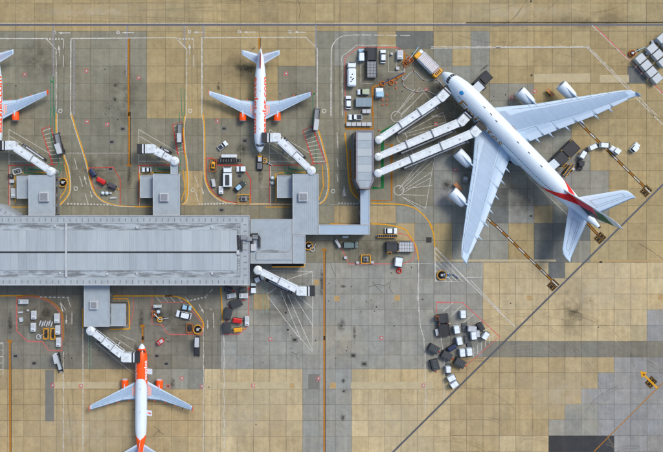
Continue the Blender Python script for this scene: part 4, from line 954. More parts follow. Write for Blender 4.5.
def gear(parent, x, y, ztop, r, n_wheels, track=.5, rows=1):
    e = B(LGREY); e.cyl((x, y, r), (x, y, ztop), .12 + .05 * rows, n=10); g_ = e.build('landing_gear', parent)
    for q in range(rows):
        for k in range(n_wheels):
            yy = y + (k - (n_wheels - 1) / 2) * track * 1.6; xx = x + (q - (rows - 1) / 2) * r * 2.3
            e = B(TYRE); e.cyl((xx, yy - track * .35, r), (xx, yy + track * .35, r), r, n=16); e.build('wheel', g_)
    if rows > 1: e = B(LGREY); e.box(x - rows * r, x + rows * r, y - .12, y + .12, r - .1, r + .1); e.build('bogie_beam', g_)

def narrow_jet(label, nose_px, rz, pf, pa, livery, text, doors=(), gate=True):
    q = P(*nose_px, 3.4); root = thing('passenger_jet', label, 'airplane', (q.x, q.y, 0), rz, 'narrow-body jets parked at the pier')
    L_ = 33.84 + pf + pa; d = pf; dt = pf + pa
    bd = Body(L_, 1.975, 5.99, 1.85, 6.2, 21.5 + dt, .55)
    fus = bd.skin('fuselage', root, livery, nx=180)
    m_ = None
    for s_ in (-1, 1):
        for a, b, x0, x1 in ((4, 22, 1.75, 2.5), (25, 42, 1.85, 2.65), (45, 60, 2.05, 2.85)):
            m_ = B(GLASS); bd.patch(m_, x0, x1, s_ * R(a), s_ * R(b), .012); m_.build('cockpit_window', fus)
    for s_ in (-1, 1):
        m_ = B(GLASS); n = int((L_ - 14) / .53)
        for k in range(n): x = 6.2 + .53 * k; bd.patch(m_, x, x + .23, s_ * R(74), s_ * R(83), .008, 1, 2)
        m_.build('cabin_windows', fus, kind='stuff')
        for x in (4.6, L_ - 8.0):
            m_ = B(GREY)
            for a, b, c_, e in ((x, x + .05, 60, 108), (x + .85, x + .9, 60, 108), (x, x + .9, 60, 61.5)): bd.patch(m_, a, b, s_ * R(c_), s_ * R(e), .009, 1, 6)
            m_.build('door_outline', fus)
    m_ = B(LGREY)
    for x in (7.5, 12.5 + d, 20 + d):
        hw, hh, zc = bd.sec(x); m_.bar((x, 0, zc + hh - .02), (x + .35, 0, zc + hh + .28), .06, .3)
    m_.build('antenna', fus)
    m_ = B(DARK); hw, hh, zc = bd.sec(L_); m_.cyl((L_ - .05, 0, zc), (L_ + .15, 0, zc), .16, n=10); m_.build('apu_exhaust', fus)
    wg = Wing([(.6, 10.2 + d, 17.25 + d, 2.45, .14), (1.98, 11.1 + d, 17.2 + d, 2.6, .14), (6.4, 13.45 + d, 17.4 + d, 3.0, .12), (16.55, 18.55 + d, 20.15 + d, 4.15, .11), (17.0, 19.0 + d, 20.25 + d, 4.22, .10)])
    for s_ in (-1, 1):
        wo = wg.solid('wing', root, s_, WINGL)
        wg.strip('wing_box_panel', wo, s_, WINGG, 2.0, 16.3, .16, lambda y: .66 if y < 6.4 else .72)
        wg.seams('control_surface_gap', wo, s_, [((2.0, .74), (6.3, .72)), ((6.4, .72), (12.6, .76)), ((12.7, .74), (16.2, .74)), ((6.35, .72), (6.35, 1)), ((12.65, .74), (12.65, 1)), ((2.2, .15), (16.4, .15)), ((6.9, .0), (6.9, .15)), ((10.2, 0), (10.2, .15)), ((13.4, 0), (13.4, .15))])
        wg.strip('spoiler', wo, s_, WINGS, 6.6, 12.3, .62, .71, .03)
        wg.strip('walkway_marking', wo, s_, mat('pale_orange_marking', (236, 170, 150), .5, .1, 2), 2.15, 2.65, .2, .78, .028)
        wg.strip('walkway_marking', wo, s_, MATS['pale_orange_marking'], 2.9, 3.2, .25, .75, .028)
        for y in (4.2, 7.9, 11.2):
            a = wg.up(y, .66, -.25); b = wg.at(y); m_ = B(ORANGE); m_.smooth = True
            m_.ring_loft([[(xx, y * s_ + r_ * math.cos(2 * math.pi * i / 8), zz + r_ * 1.2 * math.sin(2 * math.pi * i / 8)) for i in range(8)] for xx, r_, zz in ((a[0], .05, b[3] - .1), (a[0] + .8, .2, b[3] - .22), (b[2] - .1, .2, b[3] - .2), (b[2] + .55, .04, b[3] - .02))]); m_.build('flap_fairing', wo)
        tp = wg.at(17.0); m_ = B(ORANGE); m_.ring_loft([[(tp[1] - .1, 17.0 * s_, tp[3] + z), (tp[2] + .25, 17.02 * s_, tp[3] + z * 1.1), (tp[2] + .25, 17.1 * s_, tp[3] + z * 1.1), (tp[1] - .1, 17.08 * s_, tp[3] + z)] for z in (-.75, 0, .75)]); m_.build('wingtip_fence', wo)
        nacelle(root, 10.6 + d, 5.75 * s_, 1.95, 1.18, 4.2, ORANGE, lip=LGREY, pyl_end=14.4 + d, pyl_z=3.0)
        ht = Wing([(.4, 28.6 + dt, 32.3 + dt, 4.95, .1), (6.22, 32.05 + dt, 33.6 + dt, 5.55, .1)]); ho = ht.solid('tailplane', root, s_, WINGL, nsp=8)
        ht.strip('tailplane_panel', ho, s_, WINGG, 1.2, 5.9, .2, .66); ht.seams('elevator_gap', ho, s_, [((.9, .7), (6.0, .68))], wd=.07)
        gear(root, 16.2 + d, 3.8 * s_, 2.6, .57, 2)
    gear(root, 5.1, 0, 2.2, .38, 2, .35)
    fn = Wing([(5.2, 26.4 + dt, 33.1 + dt, 0, .13), (6.1, 27.5 + dt, 33.15 + dt, 0, .13), (11.76, 31.3 + dt, 33.55 + dt, 0, .14)])
    fo = fn.solid('tail_fin', root, 1, ORANGE, True, nsp=14, matfn=lambda z, c: ORANGE if c > .005 and z < 11.5 else WHITE)
    if text:
        w_, x0, ln, th, h, mt = text
        for s_ in (-1, 1): bd.text(w_, x0, ln, R(th), h, s_, mt, 'lettering', fus, .022)
    for x, mt in doors:
        hw, hh, zc = bd.sec(x); m_ = B(mt); m_.ring_loft([[(x - .9, hw * .93, z), (x + .9, hw * .93, z), (x + .9, hw + 1.75, z + .75), (x - .9, hw + 1.75, z + .75)] for z in (zc + .35, zc + .47)]); do = m_.build('cargo_door', root)
        m_ = B(ORANGE if x > 15 else WHITE); m_.ring_loft([[(x - .25, hw + .2, z), (x + .1, hw + .2, z), (x + .25, hw + 1.4, z + .52), (x - .1, hw + 1.4, z + .52)] for z in (zc + .6, zc + .63)]); m_.build('door_marking', do)
        m_ = B(BLACK); bd.patch(m_, x - .9, x + .9, R(84), R(118), .01, 3, 6); m_.build('cargo_hatch', fus)
    return root
def liv_white(x, th):
    if x is None: return (SKIN, ORANGE)
    return SKIN
def liv_orange(x, th):
    if x is None: return (SKIN, ORANGE)
    if x < 1.55: return SKIN
    a = abs(th)
    if x < 11.0 + 3.4 * (a / 1.45) ** 2.4: return ORANGE
    if x > 31.2 - 1.3 * min(1, a / 1.0): return ORANGE
    return SKIN
narrow_jet('white jet with orange lettering and engines, parked nose-down beside a jet bridge', (259.8, 152.6), R(89.6), 0, 0, liv_white, ('easyJet.com', 6.2, 18.6, 80, 2.1, ORANGE))
narrow_jet('white jet with orange engines, half cut off by the left edge', (-3.2, 152), R(90.0), 0, 0, liv_white, ('easyJet.com', 6.2, 18.6, 80, 2.1, ORANGE))
narrow_jet('orange nosed and orange tailed jet with white back at the bottom', (141.9, 343.6), R(-90.4), 1.6, 2.13, liv_orange, ('easyJet', 5.2, 6.6, 70, 1.3, WHITE), doors=((8.9, WHITE), (22.6, WHITE)))

# wide-body
AX = math.atan2(-0.692, 0.722) - R(1.8)
q = P(442.6, 72.6, 5.4); wb = thing('wide_body_jet', 'huge four-engined white double-deck jet with red and green tail', 'airplane', (q.x, q.y, 0), AX); wb.scale = (.975, .975, .975)
LB = 72.6
bb = Body(LB, 3.57, 10.8, 2.35, 13.0, 43.5, .95, k=.56, tail_top=1.2)
EMR = mat('tail_red', (214, 26, 26), .4, .06, .4); EMG = mat('tail_green', (16, 92, 52), .4, .06, .4); EMB = mat('tail_black', (24, 24, 26), .4, .06, .4)
def liv_big(x, th):
    if x is None: return (SKIN, EMR)
    a = abs(th) / 1.57
    x1 = 57.5 - 7.0 * min(1, a) ** 1.1; x2 = x1 + 2.5 + 2.4 * (1 - min(1, a))
    return EMR if x1 < x < x2 and a < 1.5 else SKIN
bf = bb.skin('fuselage', wb, liv_big, nx=420, n=80)
for s_ in (-1, 1):
    for a, b, x0, x1 in ((3, 20, 2.2, 3.1), (22, 40, 2.3, 3.3), (42, 58, 2.6, 3.7)):
        m_ = B(GLASS); bb.patch(m_, x0, x1, s_ * R(a), s_ * R(b), .012); m_.build('cockpit_window', bf)
    for th0, th1, xa, xb in ((56, 60.5, 9, 56), (88, 92, 8, 54)):
        m_ = B(GLASS); n = int((xb - xa) / .53)
        for k in range(n): x = xa + .53 * k; bb.patch(m_, x, x + .25, s_ * R(th0), s_ * R(th1), .01, 1, 2)
        m_.build('cabin_windows', bf, kind='stuff')
    bb.text('Emirates', 10.6, 20.5, R(94), 3.0, s_, GOLD, 'lettering', bf, .01)
m_ = B(mat('blue_roundel', (40, 140, 200), .4, .05)); m_.smooth = True
b0 = m_.add([bb.pt(8.9 + .75 * k / 4 * math.cos(2 * math.pi * i / 20), -R(30) + .2 * k / 4 * math.sin(2 * math.pi * i / 20), .03) for k in range(5) for i in range(20)])
for k in range(4):
    for i in range(20): j = (i + 1) % 20; m_.face((b0 + 20 * k + i, b0 + 20 * k + j, b0 + 20 * k + 20 + j, b0 + 20 * k + 20 + i))
m_.build('roundel', bf)
m_ = B(DARK)
for x, y in ((17, .2), (20.2, .15), (23, -.2), (33, 0), (38, .2), (44, 0)):
    hw, hh, zc = bb.sec(x); m_.bar((x, y, zc + hh), (x + .9, y, zc + hh + .1), .16, .18)
m_.build('antenna', bf)
m_ = B(DARK); hw, hh, zc = bb.sec(LB); m_.cyl((LB - .1, 0, zc), (LB + .35, 0, zc), .42, n=14); m_.build('apu_exhaust', bf)
m_ = B(WINGL); m_.smooth = True     # belly fairing
m_.ring_loft([[(x, w_ * math.cos(2 * math.pi * i / 28), 3.6 + h_ * math.sin(2 * math.pi * i / 28)) for i in range(28)] for x, w_, h_ in ((16, .4, .3), (19, 3.4, 1.6), (24, 4.3, 2.0), (34, 4.5, 2.1), (40, 3.6, 1.7), (45, .5, .4))]); m_.build('belly_fairing', bf)
bw = Wing([(1.5, 17.2, 36.0, 4.3, .13), (3.9, 20.2, 36.9, 4.6, .13), (14.7, 29.3, 41.1, 6.1, .11), (26.1, 37.4, 45.9, 7.5, .10), (37.0, 45.4, 49.4, 8.9, .09), (39.3, 47.6, 50.4, 9.2, .08), (39.9, 49.2, 50.8, 9.3, .07)])
for s_ in (-1, 1):
    wo = bw.solid('wing', wb, s_, WINGL, nsp=40)
    bw.strip('wing_box_panel', wo, s_, WINGG, 3.6, 37.6, lambda y: .30 - .12 * min(1, max(0, (y - 3.6) / 9)), lambda y: .66 if y < 14 else .70, .025, 24)
    bw.strip('wing_root_panel', wo, s_, WINGG, 3.6, 6.0, .12, .29, .025, 4)
    bw.seams('control_surface_gap', wo, s_, [((4, .70), (14, .68)), ((14, .68), (26, .72)), ((26.2, .72), (37, .74)), ((9.5, .69), (9.5, 1)), ((14.2, .68), (14.2, 1)), ((20, .70), (20, 1)), ((26.1, .72), (26.1, 1)), ((31.5, .73), (31.5, 1)), ((8, .1), (39, .13)), ((12.8, 0), (12.8, .11)), ((17, 0), (17, .11)), ((21.5, 0), (21.5, .11)), ((24, 0), (24, .11)), ((29, 0), (29, .12)), ((33.5, 0), (33.5, .12))], wd=.12)
    for ya, yb in ((5.2, 9.2), (9.8, 13.8), (14.6, 19.6), (20.4, 25.6)): bw.strip('flap', wo, s_, WINGT, ya, yb, .83, .99, .035, 6, 3)
    for ya, yb in ((6, 9.3), (9.6, 13.4), (14.6, 18), (18.3, 21.8), (22.1, 25.6)): bw.strip('spoiler', wo, s_, WINGS, ya, yb, .71, .80, .035, 6, 2)
    for ya, yb in ((26.5, 31.2), (31.8, 36.6)): bw.strip('aileron', wo, s_, WINGT, ya, yb, .77, .99, .035, 6, 2)
    for y in (7.2, 11.4, 16.6, 21.4, 25.8, 30.5):
        b = bw.at(y); m_ = B(WINGL); m_.smooth = True
        m_.ring_loft([[(xx, y * s_ + r_ * math.cos(2 * math.pi * i / 10), zz + r_ * 1.2 * math.sin(2 * math.pi * i / 10)) for i in range(10)] for xx, r_, zz in ((b[2] - 3.4, .08, b[3] - .1), (b[2] - 2, .38, b[3] - .5), (b[2] + .2, .34, b[3] - .35), (b[2] + 1.9, .05, b[3] - .05))]); m_.build('flap_fairing', wo)
    tp = bw.at(39.9); m_ = B(WINGL); m_.ring_loft([[(tp[1] - .2 + abs(z) * .8, 39.9 * s_, tp[3] + z), (tp[2] + .3 + abs(z) * .3, 39.92 * s_, tp[3] + z), (tp[2] + .3 + abs(z) * .3, 39.99 * s_, tp[3] + z), (tp[1] - .2 + abs(z) * .8, 39.97 * s_, tp[3] + z)] for z in (-1.0, 0, 1.0)]); m_.build('wingtip_fence', wo)
    nacelle(wb, 22.7, 14.8 * s_, 3.8, 1.95, 6.2, SKIN, lip=LGREY, pyl_end=29.2, pyl_z=6.3)
    nacelle(wb, 30.7, 25.7 * s_, 5.1, 1.95, 6.2, SKIN, lip=LGREY, pyl_end=37.2, pyl_z=7.6)
    ht = Wing([(.8, 59.5, 69.0, 8.6, .1), (2.6, 61.2, 69.3, 8.8, .1), (13.8, 69.0, 73.2, 9.9, .1), (14.9, 70.4, 73.9, 10.0, .09), (15.2, 72.0, 74.1, 10.05, .08)])
    ho = ht.solid('tailplane', wb, s_, WINGL, nsp=14)
    ht.seams('elevator_gap', ho, s_, [((4, .28), (13, .3)), ((4, .6), (13, .58)), ((4, .28), (4, .6)), ((13, .3), (13, .58)), ((3.2, .7), (14, .7))], wd=.1)
    gear(wb, 33.5, 6.2 * s_, 4.6, .7, 2, .8, 2); gear(wb, 36.8, 2.6 * s_, 3.0, .7, 2, .8, 3)
gear(wb, 6.2, 0, 3.2, .6, 2, .6)
fn = Wing([(9.4, 52.5, 67.0, 0, .09), (10.6, 55.0, 67.6, 0, .09), (23.2, 68.2, 72.9, 0, .09), (24.1, 69.9, 73.2, 0, .07)])
def finmat(z, c):
    v = (z - 10) / 14
    if c <= .12 or v > .74: return WHITE
    if v > .46 + .3 * (.6 - c): return EMG if c > .3 else WHITE
    return EMB if c > .7 and v < .34 else EMR
fo = fn.solid('tail_fin', wb, 1, WHITE, True, nsp=40, matfn=finmat)
for x, ln in ((11.9, 3.1), (48.2, 2.9)):
    hw, hh, zc = bb.sec(x); m_ = B(WHITE); m_.ring_loft([[(x - ln / 2, hw * .96, z), (x + ln / 2, hw * .96, z), (x + ln / 2, hw + 2.7, z + 1.1), (x - ln / 2, hw + 2.7, z + 1.1)] for z in (5.2, 5.38)]); m_.build('cargo_door', wb)
    m_ = B(BLACK); bb.patch(m_, x - ln / 2, x + ln / 2, R(102), R(132), .01, 3, 6); m_.build('cargo_hatch', bf)

# ------------------------------------------------------------------ vehicles and ground equipment (front = +x, origin on the ground below the middle)
def place(c, z=1.0): q = P(c[0], c[1], z); return (q.x, q.y, 0)
def wheels(t, xs, yw, r=.34, w_=.24):
    me = None
    for x in xs:
        for s_ in (-1, 1):
            if me is None:
                m_ = B(TYRE); m_.cyl((0, -w_ / 2, 0), (0, w_ / 2, 0), r, n=12); m_.m(LGREY); m_.cyl((0, -w_ / 2 - .02, 0), (0, w_ / 2 + .02, 0), r * .5, n=8); me = m_.mesh('wheel')
            o = bpy.data.objects.new('wheel', me); col.objects.link(o); o.parent = t; o.location = (x, s_ * (yw - w_ / 2), r)
def lamps(t, x, y, z, mt=LAMP, name='headlight'):
    for s_ in (-1, 1): m_ = B(mt); m_.rbox(x - .06, x + .06, s_ * y - .16, s_ * y + .16, z - .09, z + .09, .03, .02); m_.build(name, t)
def car(c, ang, label, body=WHITE, L_=4.4, W_=1.85, kind='car', name='airport_car', cat='car', roof=None, stripe=None):
    t = thing(name, label, cat, place(c), R(ang), 'airport cars and vans'); a, w2 = L_ / 2, W_ / 2; roof = roof or body
    m_ = B(body); m_.taper((-a, a, -w2, w2), (-a + .03, a - .06, -w2 + .02, w2 - .02), .3, .62, .16); m_.taper((-a + .03, a - .06, -w2 + .02, w2 - .02), (-a + .12, a - .3, -w2 + .1, w2 - .1), .62, .92, .2); m_.build('body', t)
    if kind == 'van': lo, hi, zt = (-a + .12, a - .95, -w2 + .08, w2 - .08), (-a + .22, a - 1.55, -w2 + .2, w2 - .2), 1.95
    elif kind == 'pickup': lo, hi, zt = (-.35, a - 1.15, -w2 + .1, w2 - .1), (-.15, a - 1.85, -w2 + .26, w2 - .26), 1.6
    else: lo, hi, zt = (-a + .25, a - 1.1, -w2 + .1, w2 - .1), (-a + .85, a - 1.85, -w2 + .3, w2 - .3), 1.48
    m_ = B(GLASS); m_.taper(lo, hi, .9, zt - .06, .12); m_.build('windows', t)
    m_ = B(roof); m_.rbox(hi[0] - .06, hi[1] + .06, hi[2] - .05, hi[3] + .05, zt - .07, zt, .12, .03); rf = m_.build('roof', t)
    if stripe: m_ = B(stripe); m_.rbox(hi[1] - .55, hi[1] - .3, hi[2] + .1, hi[3] - .1, zt, zt + .1, .03); m_.build('beacon_bar', rf)
    if kind == 'pickup': m_ = B(CHAR); m_.box(-a + .22, -.45, -w2 + .18, w2 - .18, .86, .935); m_.build('load_bed', t)
    if kind == 'van': m_ = B(body); m_.box(-a + .18, hi[1] - .9, -w2 + .085, w2 - .085, .9, zt - .08); m_.build('side_panel', t)
    for s_ in (-1, 1): m_ = B(CHAR); m_.rbox(lo[1] - .25, lo[1] - .05, s_ * (w2 + .1) - .1, s_ * (w2 + .1) + .1, .95, 1.12, .03); m_.build('mirror', t)
    lamps(t, a - .12, w2 - .35, .68); lamps(t, -a + .08, w2 - .3, .72, TAIL, 'tail_light'); wheels(t, (-a + .85, a - .85), w2); return t
def truck(c, ang, label, L_=8.0, W_=2.5, cab=WHITE, box=WHITE, kind='box', name='service_truck', top=3.0):
    t = thing(name, label, 'truck', place(c, 2), R(ang), 'service trucks'); a, w2 = L_ / 2, W_ / 2
    m_ = B(DARK); m_.box(-a + .1, a - .2, -w2 * .5, w2 * .5, .55, .85); m_.build('chassis', t)
    m_ = B(cab); m_.taper((a - 2.0, a, -w2 + .05, w2 - .05), (a - 1.95, a - .28, -w2 + .12, w2 - .12), .5, 2.3, .16); m_.rbox(a - 1.9, a - .35, -w2 + .15, w2 - .15, 2.3, 2.42, .12, .05); cb = m_.build('cab', t)
    m_ = B(GLASS); m_.ring_loft([[(a - .02, -w2 + .2, 1.35), (a - .02, w2 - .2, 1.35), (a - .27, w2 - .28, 2.2), (a - .27, -w2 + .28, 2.2)], [(a + .03, -w2 + .2, 1.37), (a + .03, w2 - .2, 1.37), (a - .2, w2 - .28, 2.22), (a - .2, -w2 + .28, 2.22)]]); m_.build('windscreen', cb)
    m_ = B(GLASS); m_.rbox(a - .55, a - .33, -w2 + .3, w2 - .3, 2.36, 2.46, .05, .02); m_.build('visor', cb)
    x1 = a - 2.25
    if kind in ('box', 'tank', 'bus'):
        m_ = B(box); m_.rbox(-a, x1, -w2, w2, .85, top, .12 if kind != 'tank' else .4); bx = m_.build('cargo_body', t)
        if kind == 'tank':
            for x, y in ((-2.6, .35), (-1.6, -.4), (-1.2, .35), (-.2, -.1), (-2.0, -.1)):
                m_ = B(DARK); m_.cyl((x, y, top), (x, y, top + .1), .22, n=12); m_.build('tank_hatch', bx)
        elif kind == 'bus':
            m_ = B(CHAR); m_.rbox(-a + .5, x1 - .5, -w2 * .45, w2 * .5, top, top + .22, .1, .05); m_.build('roof_unit', bx)
            m_ = B(WHITE); m_.rbox(-a + .2, -a + 3.2, -w2 - .02, -w2 * .55, top, top + .1, .05); m_.build('roof_panel', bx)
        else:
            m_ = B(LGREY)
            for k in range(4): x = -a + (x1 + a) * (k + .5) / 4; m_.box(x - .04, x + .04, -w2 + .1, w2 - .1, top, top + .03)
            m_.build('roof_seam', bx)
    lamps(t, a - .02, w2 - .4, .8); wheels(t, (-a + 1.1, -a + 2.2, a - 1.1), w2 - .05, .48, .3); return t
def fuel_truck(c, ang, label):
    t = thing('fuel_dispenser_truck', label, 'truck', place(c, 2), R(ang)); L_, w2 = 10.6, 1.75; a = L_ / 2
    m_ = B(DARK); m_.box(-a + .2, a - .2, -w2 * .6, w2 * .6, .5, .9); m_.build('chassis', t)
    m_ = B(OFFW); m_.rbox(-a + 1.5, a - 2.0, -w2, w2, .9, 2.7, .25); bd = m_.build('body', t)
    m_ = B(mat('rose_grey_slat', (176, 158, 162), .6, .15, 1))
    for k in range(13): x = -a + 2.0 + k * .56; m_.box(x, x + .22, -w2 * .75, w2 * .75, 2.7, 2.8)
    m_.build('top_slats', bd)
    m_ = B(LGREY)
    for s_ in (-1, 1): m_.bar((-a + 1.6, s_ * w2 * .85, 2.85), (a - 2.1, s_ * w2 * .85, 2.85), .08, .08)
    m_.build('hand_rail', bd)
    m_ = B(YEL); m_.taper((a - 1.9, a, -w2, w2), (a - 1.8, a - .25, -w2 + .1, w2 - .1), .5, 2.3, .15); cb = m_.build('cab', t)
    m_ = B(DARK)
    for y in (-.9, -.3, .3, .9): m_.box(a - 1.5, a - .6, y - .16, y + .16, 2.3, 2.36)
    m_.build('cab_roof_mark', cb)
    m_ = B(GLASS); m_.ring_loft([[(a, -w2 + .2, 1.3), (a, w2 - .2, 1.3), (a - .22, w2 - .25, 2.2), (a - .22, -w2 + .25, 2.2)], [(a + .05, -w2 + .2, 1.3), (a + .05, w2 - .2, 1.3), (a - .17, w2 - .25, 2.2), (a - .17, -w2 + .25, 2.2)]]); m_.build('windscreen', cb)
    m_ = B(YEL); m_.rbox(-a, -a + 1.45, -w2 * .95, w2 * .3, .7, 2.2, .12); m_.build('hose_cabinet', t)
    m_ = B(WHITE); m_.rbox(-a + .1, -a + 1.4, w2 * .34, w2 * .95, .7, 2.0, .12); m_.build('meter_cabinet', t)
    wheels(t, (-a + 1.6, -a + 2.9, a - 1.5), w2 - .1, .5, .32)
def tug(c, ang, label, body=OFFW, L_=3.2, W_=1.6, name='baggage_tug', canopy=True, cat='tug', deck=CHAR, top=None):
    t = thing(name, label, cat, place(c), R(ang), 'tugs'); a, w2 = L_ / 2, W_ / 2
    m_ = B(body); m_.rbox(-a, a, -w2, w2, .28, .78, .14); m_.rbox(.15, a - .1, -w2 + .1, w2 - .1, .78, 1.02, .12); m_.build('body', t)
    m_ = B(deck); m_.rbox(-a + .15, .1, -w2 + .15, w2 - .15, .78, .83, .06, .01); m_.build('deck', t)
    m_ = B(BLACK); m_.rbox(-.75, -.25, -w2 * .6, w2 * .6, .83, 1.05, .08); m_.rbox(-.9, -.72, -w2 * .6, w2 * .6, .83, 1.5, .06); m_.build('seat', t)
    m_ = B(DARK); m_.cyl((.1, .25, 1.0), (-.12, .25, 1.3), .04, n=6); m_.torus((-.12, .25, 1.3), .17, .025, 12, 5); m_.build('steering_wheel', t)
    if canopy:
        m_ = B(DARK)
        for x in (-a + .35, .2):
            for s_ in (-1, 1): m_.cyl((x, s_ * (w2 - .14), .78), (x, s_ * (w2 - .2), 1.85), .035, n=6)
        m_.build('canopy_post', t); m_ = B(top or body); m_.rbox(-a + .25, .35, -w2 + .08, w2 - .08, 1.84, 1.93, .12, .03); m_.build('canopy', t)
    lamps(t, a - .02, w2 - .28, .62); wheels(t, (-a + .55, a - .55), w2, .33, .25); return t
def pushback(c, ang, label, L_=6.6, W_=2.5, body=DARK, trim=YEL, cabm=None):
    t = thing('pushback_tug', label, 'tug', place(c), R(ang), 'tugs'); a, w2 = L_ / 2, W_ / 2
    m_ = B(body); m_.rbox(-a, a, -w2, w2, .35, 1.2, .3); m_.build('body', t)
    m_ = B(GREY); m_.rbox(-a + .4, -a + 2.4, -w2 + .25, w2 - .25, 1.2, 1.28, .1, .03); m_.build('engine_cover', t)
    m_ = B(cabm or GLASS); m_.taper((.2, 1.9, -w2 + .3, w2 - .3), (.35, 1.7, -w2 + .45, w2 - .45), 1.2, 1.95, .1); cb = m_.build('cab', t)
    m_ = B(LGREY); m_.rbox(.3, 1.75, -w2 + .4, w2 - .4, 1.94, 2.02, .1, .03); m_.build('roof', cb)
    m_ = B(trim); m_.rbox(a - 1.1, a - .25, -w2 * .7, w2 * .7, 1.2, 1.3, .1, .03); m_.rbox(a, a + .5, -.2, .2, .6, .8, .05); m_.build('tow_hitch', t)
    m_ = B(BLACK)
    for k in range(5): m_.box(-a + .6 + .35 * k, -a + .75 + .35 * k, -w2 * .55, w2 * .55, 1.28, 1.31)
    m_.build('grille', t); lamps(t, a - .02, w2 - .5, .9); wheels(t, (-a + 1.3, a - 1.3), w2 + .02, .55, .4)
def dolly(c, ang, label, L_=3.4, W_=1.75, mt=DARK, bar=True):
    t = thing('baggage_dolly', label, 'dolly', place(c, .5), R(ang), 'flat dollies'); a, w2 = L_ / 2, W_ / 2
    m_ = B(mt); m_.rbox(-a, a, -w2, w2, .38, .5, .05, .02); m_.build('deck', t)
    m_ = B(GREY)
    for k in range(7): x = -a + .25 + (L_ - .5) * k / 6; m_.cyl((x, -w2 + .12, .52), (x, w2 - .12, .52), .05, n=6)
    m_.build('roller', t)
    if bar: m_ = B(mt); m_.bar((a, 0, .4), (a + 1.0, 0, .3), .09, .09); m_.torus((a + 1.05, 0, .3), .09, .025, 10, 4); m_.build('tow_bar', t)
    wheels(t, (-a + .55, a - .55), w2 - .15, .19, .14); return t
def container(c, ang, label, mt=OFFW, L_=2.9, W_=1.6, base=.585, trim=GREY, cover=None, name='cargo_container', group='cargo containers'):
    t = thing(name, label, 'container', place(c, 2), R(ang), group); t.location.z = base; a, w2 = L_ / 2, W_ / 2
    m_ = B(mt); m_.ring_loft([[(-a + .35, -w2, z0), (a, -w2, z0), (a, w2, z0), (-a + .35, w2, z0)] if i == 0 else [(-a + k, -w2 + k, z0), (a - k, -w2 + k, z0), (a - k, w2 - k, z0), (-a + k, w2 - k, z0)] for i, z0, k in ((0, 0.0, 0), (1, .5, 0), (2, 1.55, 0), (3, 1.6, .04))]); sh = m_.build('shell', t)
    m_ = B(trim)
    for x0, x1, y0, y1 in ((-a, a, -w2, -w2 + .07), (-a, a, w2 - .07, w2), (-a, -a + .07, -w2 + .075, w2 - .075), (a - .07, a, -w2 + .075, w2 - .075)): m_.box(x0, x1, y0, y1, 1.565, 1.625)
    m_.build('frame_rail', sh)
    m_ = B(cover or LGREY); m_.box(-.04, .04, -w2 + .1, w2 - .1, 1.6, 1.622); m_.build('roof_seam', sh)
    return t
def ldolly(c, ang, what, mt=OFFW, trim=NAVY, L_=2.9, W_=1.6, dm=DARK, bar=True, dl=None):
    dolly(c, ang, 'dark dolly carrying the ' + what, (dl or L_ + .5), W_ + .12, dm, bar); container(c, ang, what, mt, L_, W_, trim=trim)
def cart(c, ang, label, mt=CHAR, top=None, L_=3.6, W_=2.2, tow=RED, group='covered baggage carts'):
    t = thing('baggage_cart', label, 'baggage cart', place(c), R(ang), group); a, w2 = L_ / 2, W_ / 2
    m_ = B(DARK); m_.rbox(-a, a, -w2, w2, .35, .5, .05, .02); m_.build('deck', t)
    m_ = B(DARK)
    for x in (-a + .08, 0, a - .08):
        for s_ in (-1, 1): m_.cyl((x, s_ * (w2 - .08), .5), (x, s_ * (w2 - .08), 1.75), .04, n=6)
    m_.build('post', t)
    m_ = B(mt); m_.ring_loft([[(-a, -w2, 1.7), (a, -w2, 1.7), (a, w2, 1.7), (-a, w2, 1.7)], [(-a, -w2, 1.78), (a, -w2, 1.78), (a, w2, 1.78), (-a, w2, 1.78)], [(-a + .3, -w2 * .55, 1.95), (a - .3, -w2 * .55, 1.95), (a - .3, w2 * .55, 1.95), (-a + .3, w2 * .55, 1.95)]]); rf = m_.build('roof', t)
    m_ = B(top or GREY)
    for k in range(5): x = -a + .35 + (L_ - .7) * k / 4; m_.bar((x, -w2 * .5, 1.97), (x, w2 * .5, 1.97), .05, .04)
    m_.build('roof_rib', rf)
    for x in (-a, a - .05): m_ = B(mt); m_.box(x, x + .05, -w2 + .12, w2 - .12, .52, 1.68); m_.build('end_panel', t)
    m_ = B(tow); m_.bar((a, 0, .42), (a + .9, 0, .32), .14, .12); m_.rbox(a + .7, a + 1.05, -.2, .2, .25, .42, .06, .03); m_.build('tow_bar', t)
    wheels(t, (-a + .6, a - .6), w2 - .1, .24, .16); return t
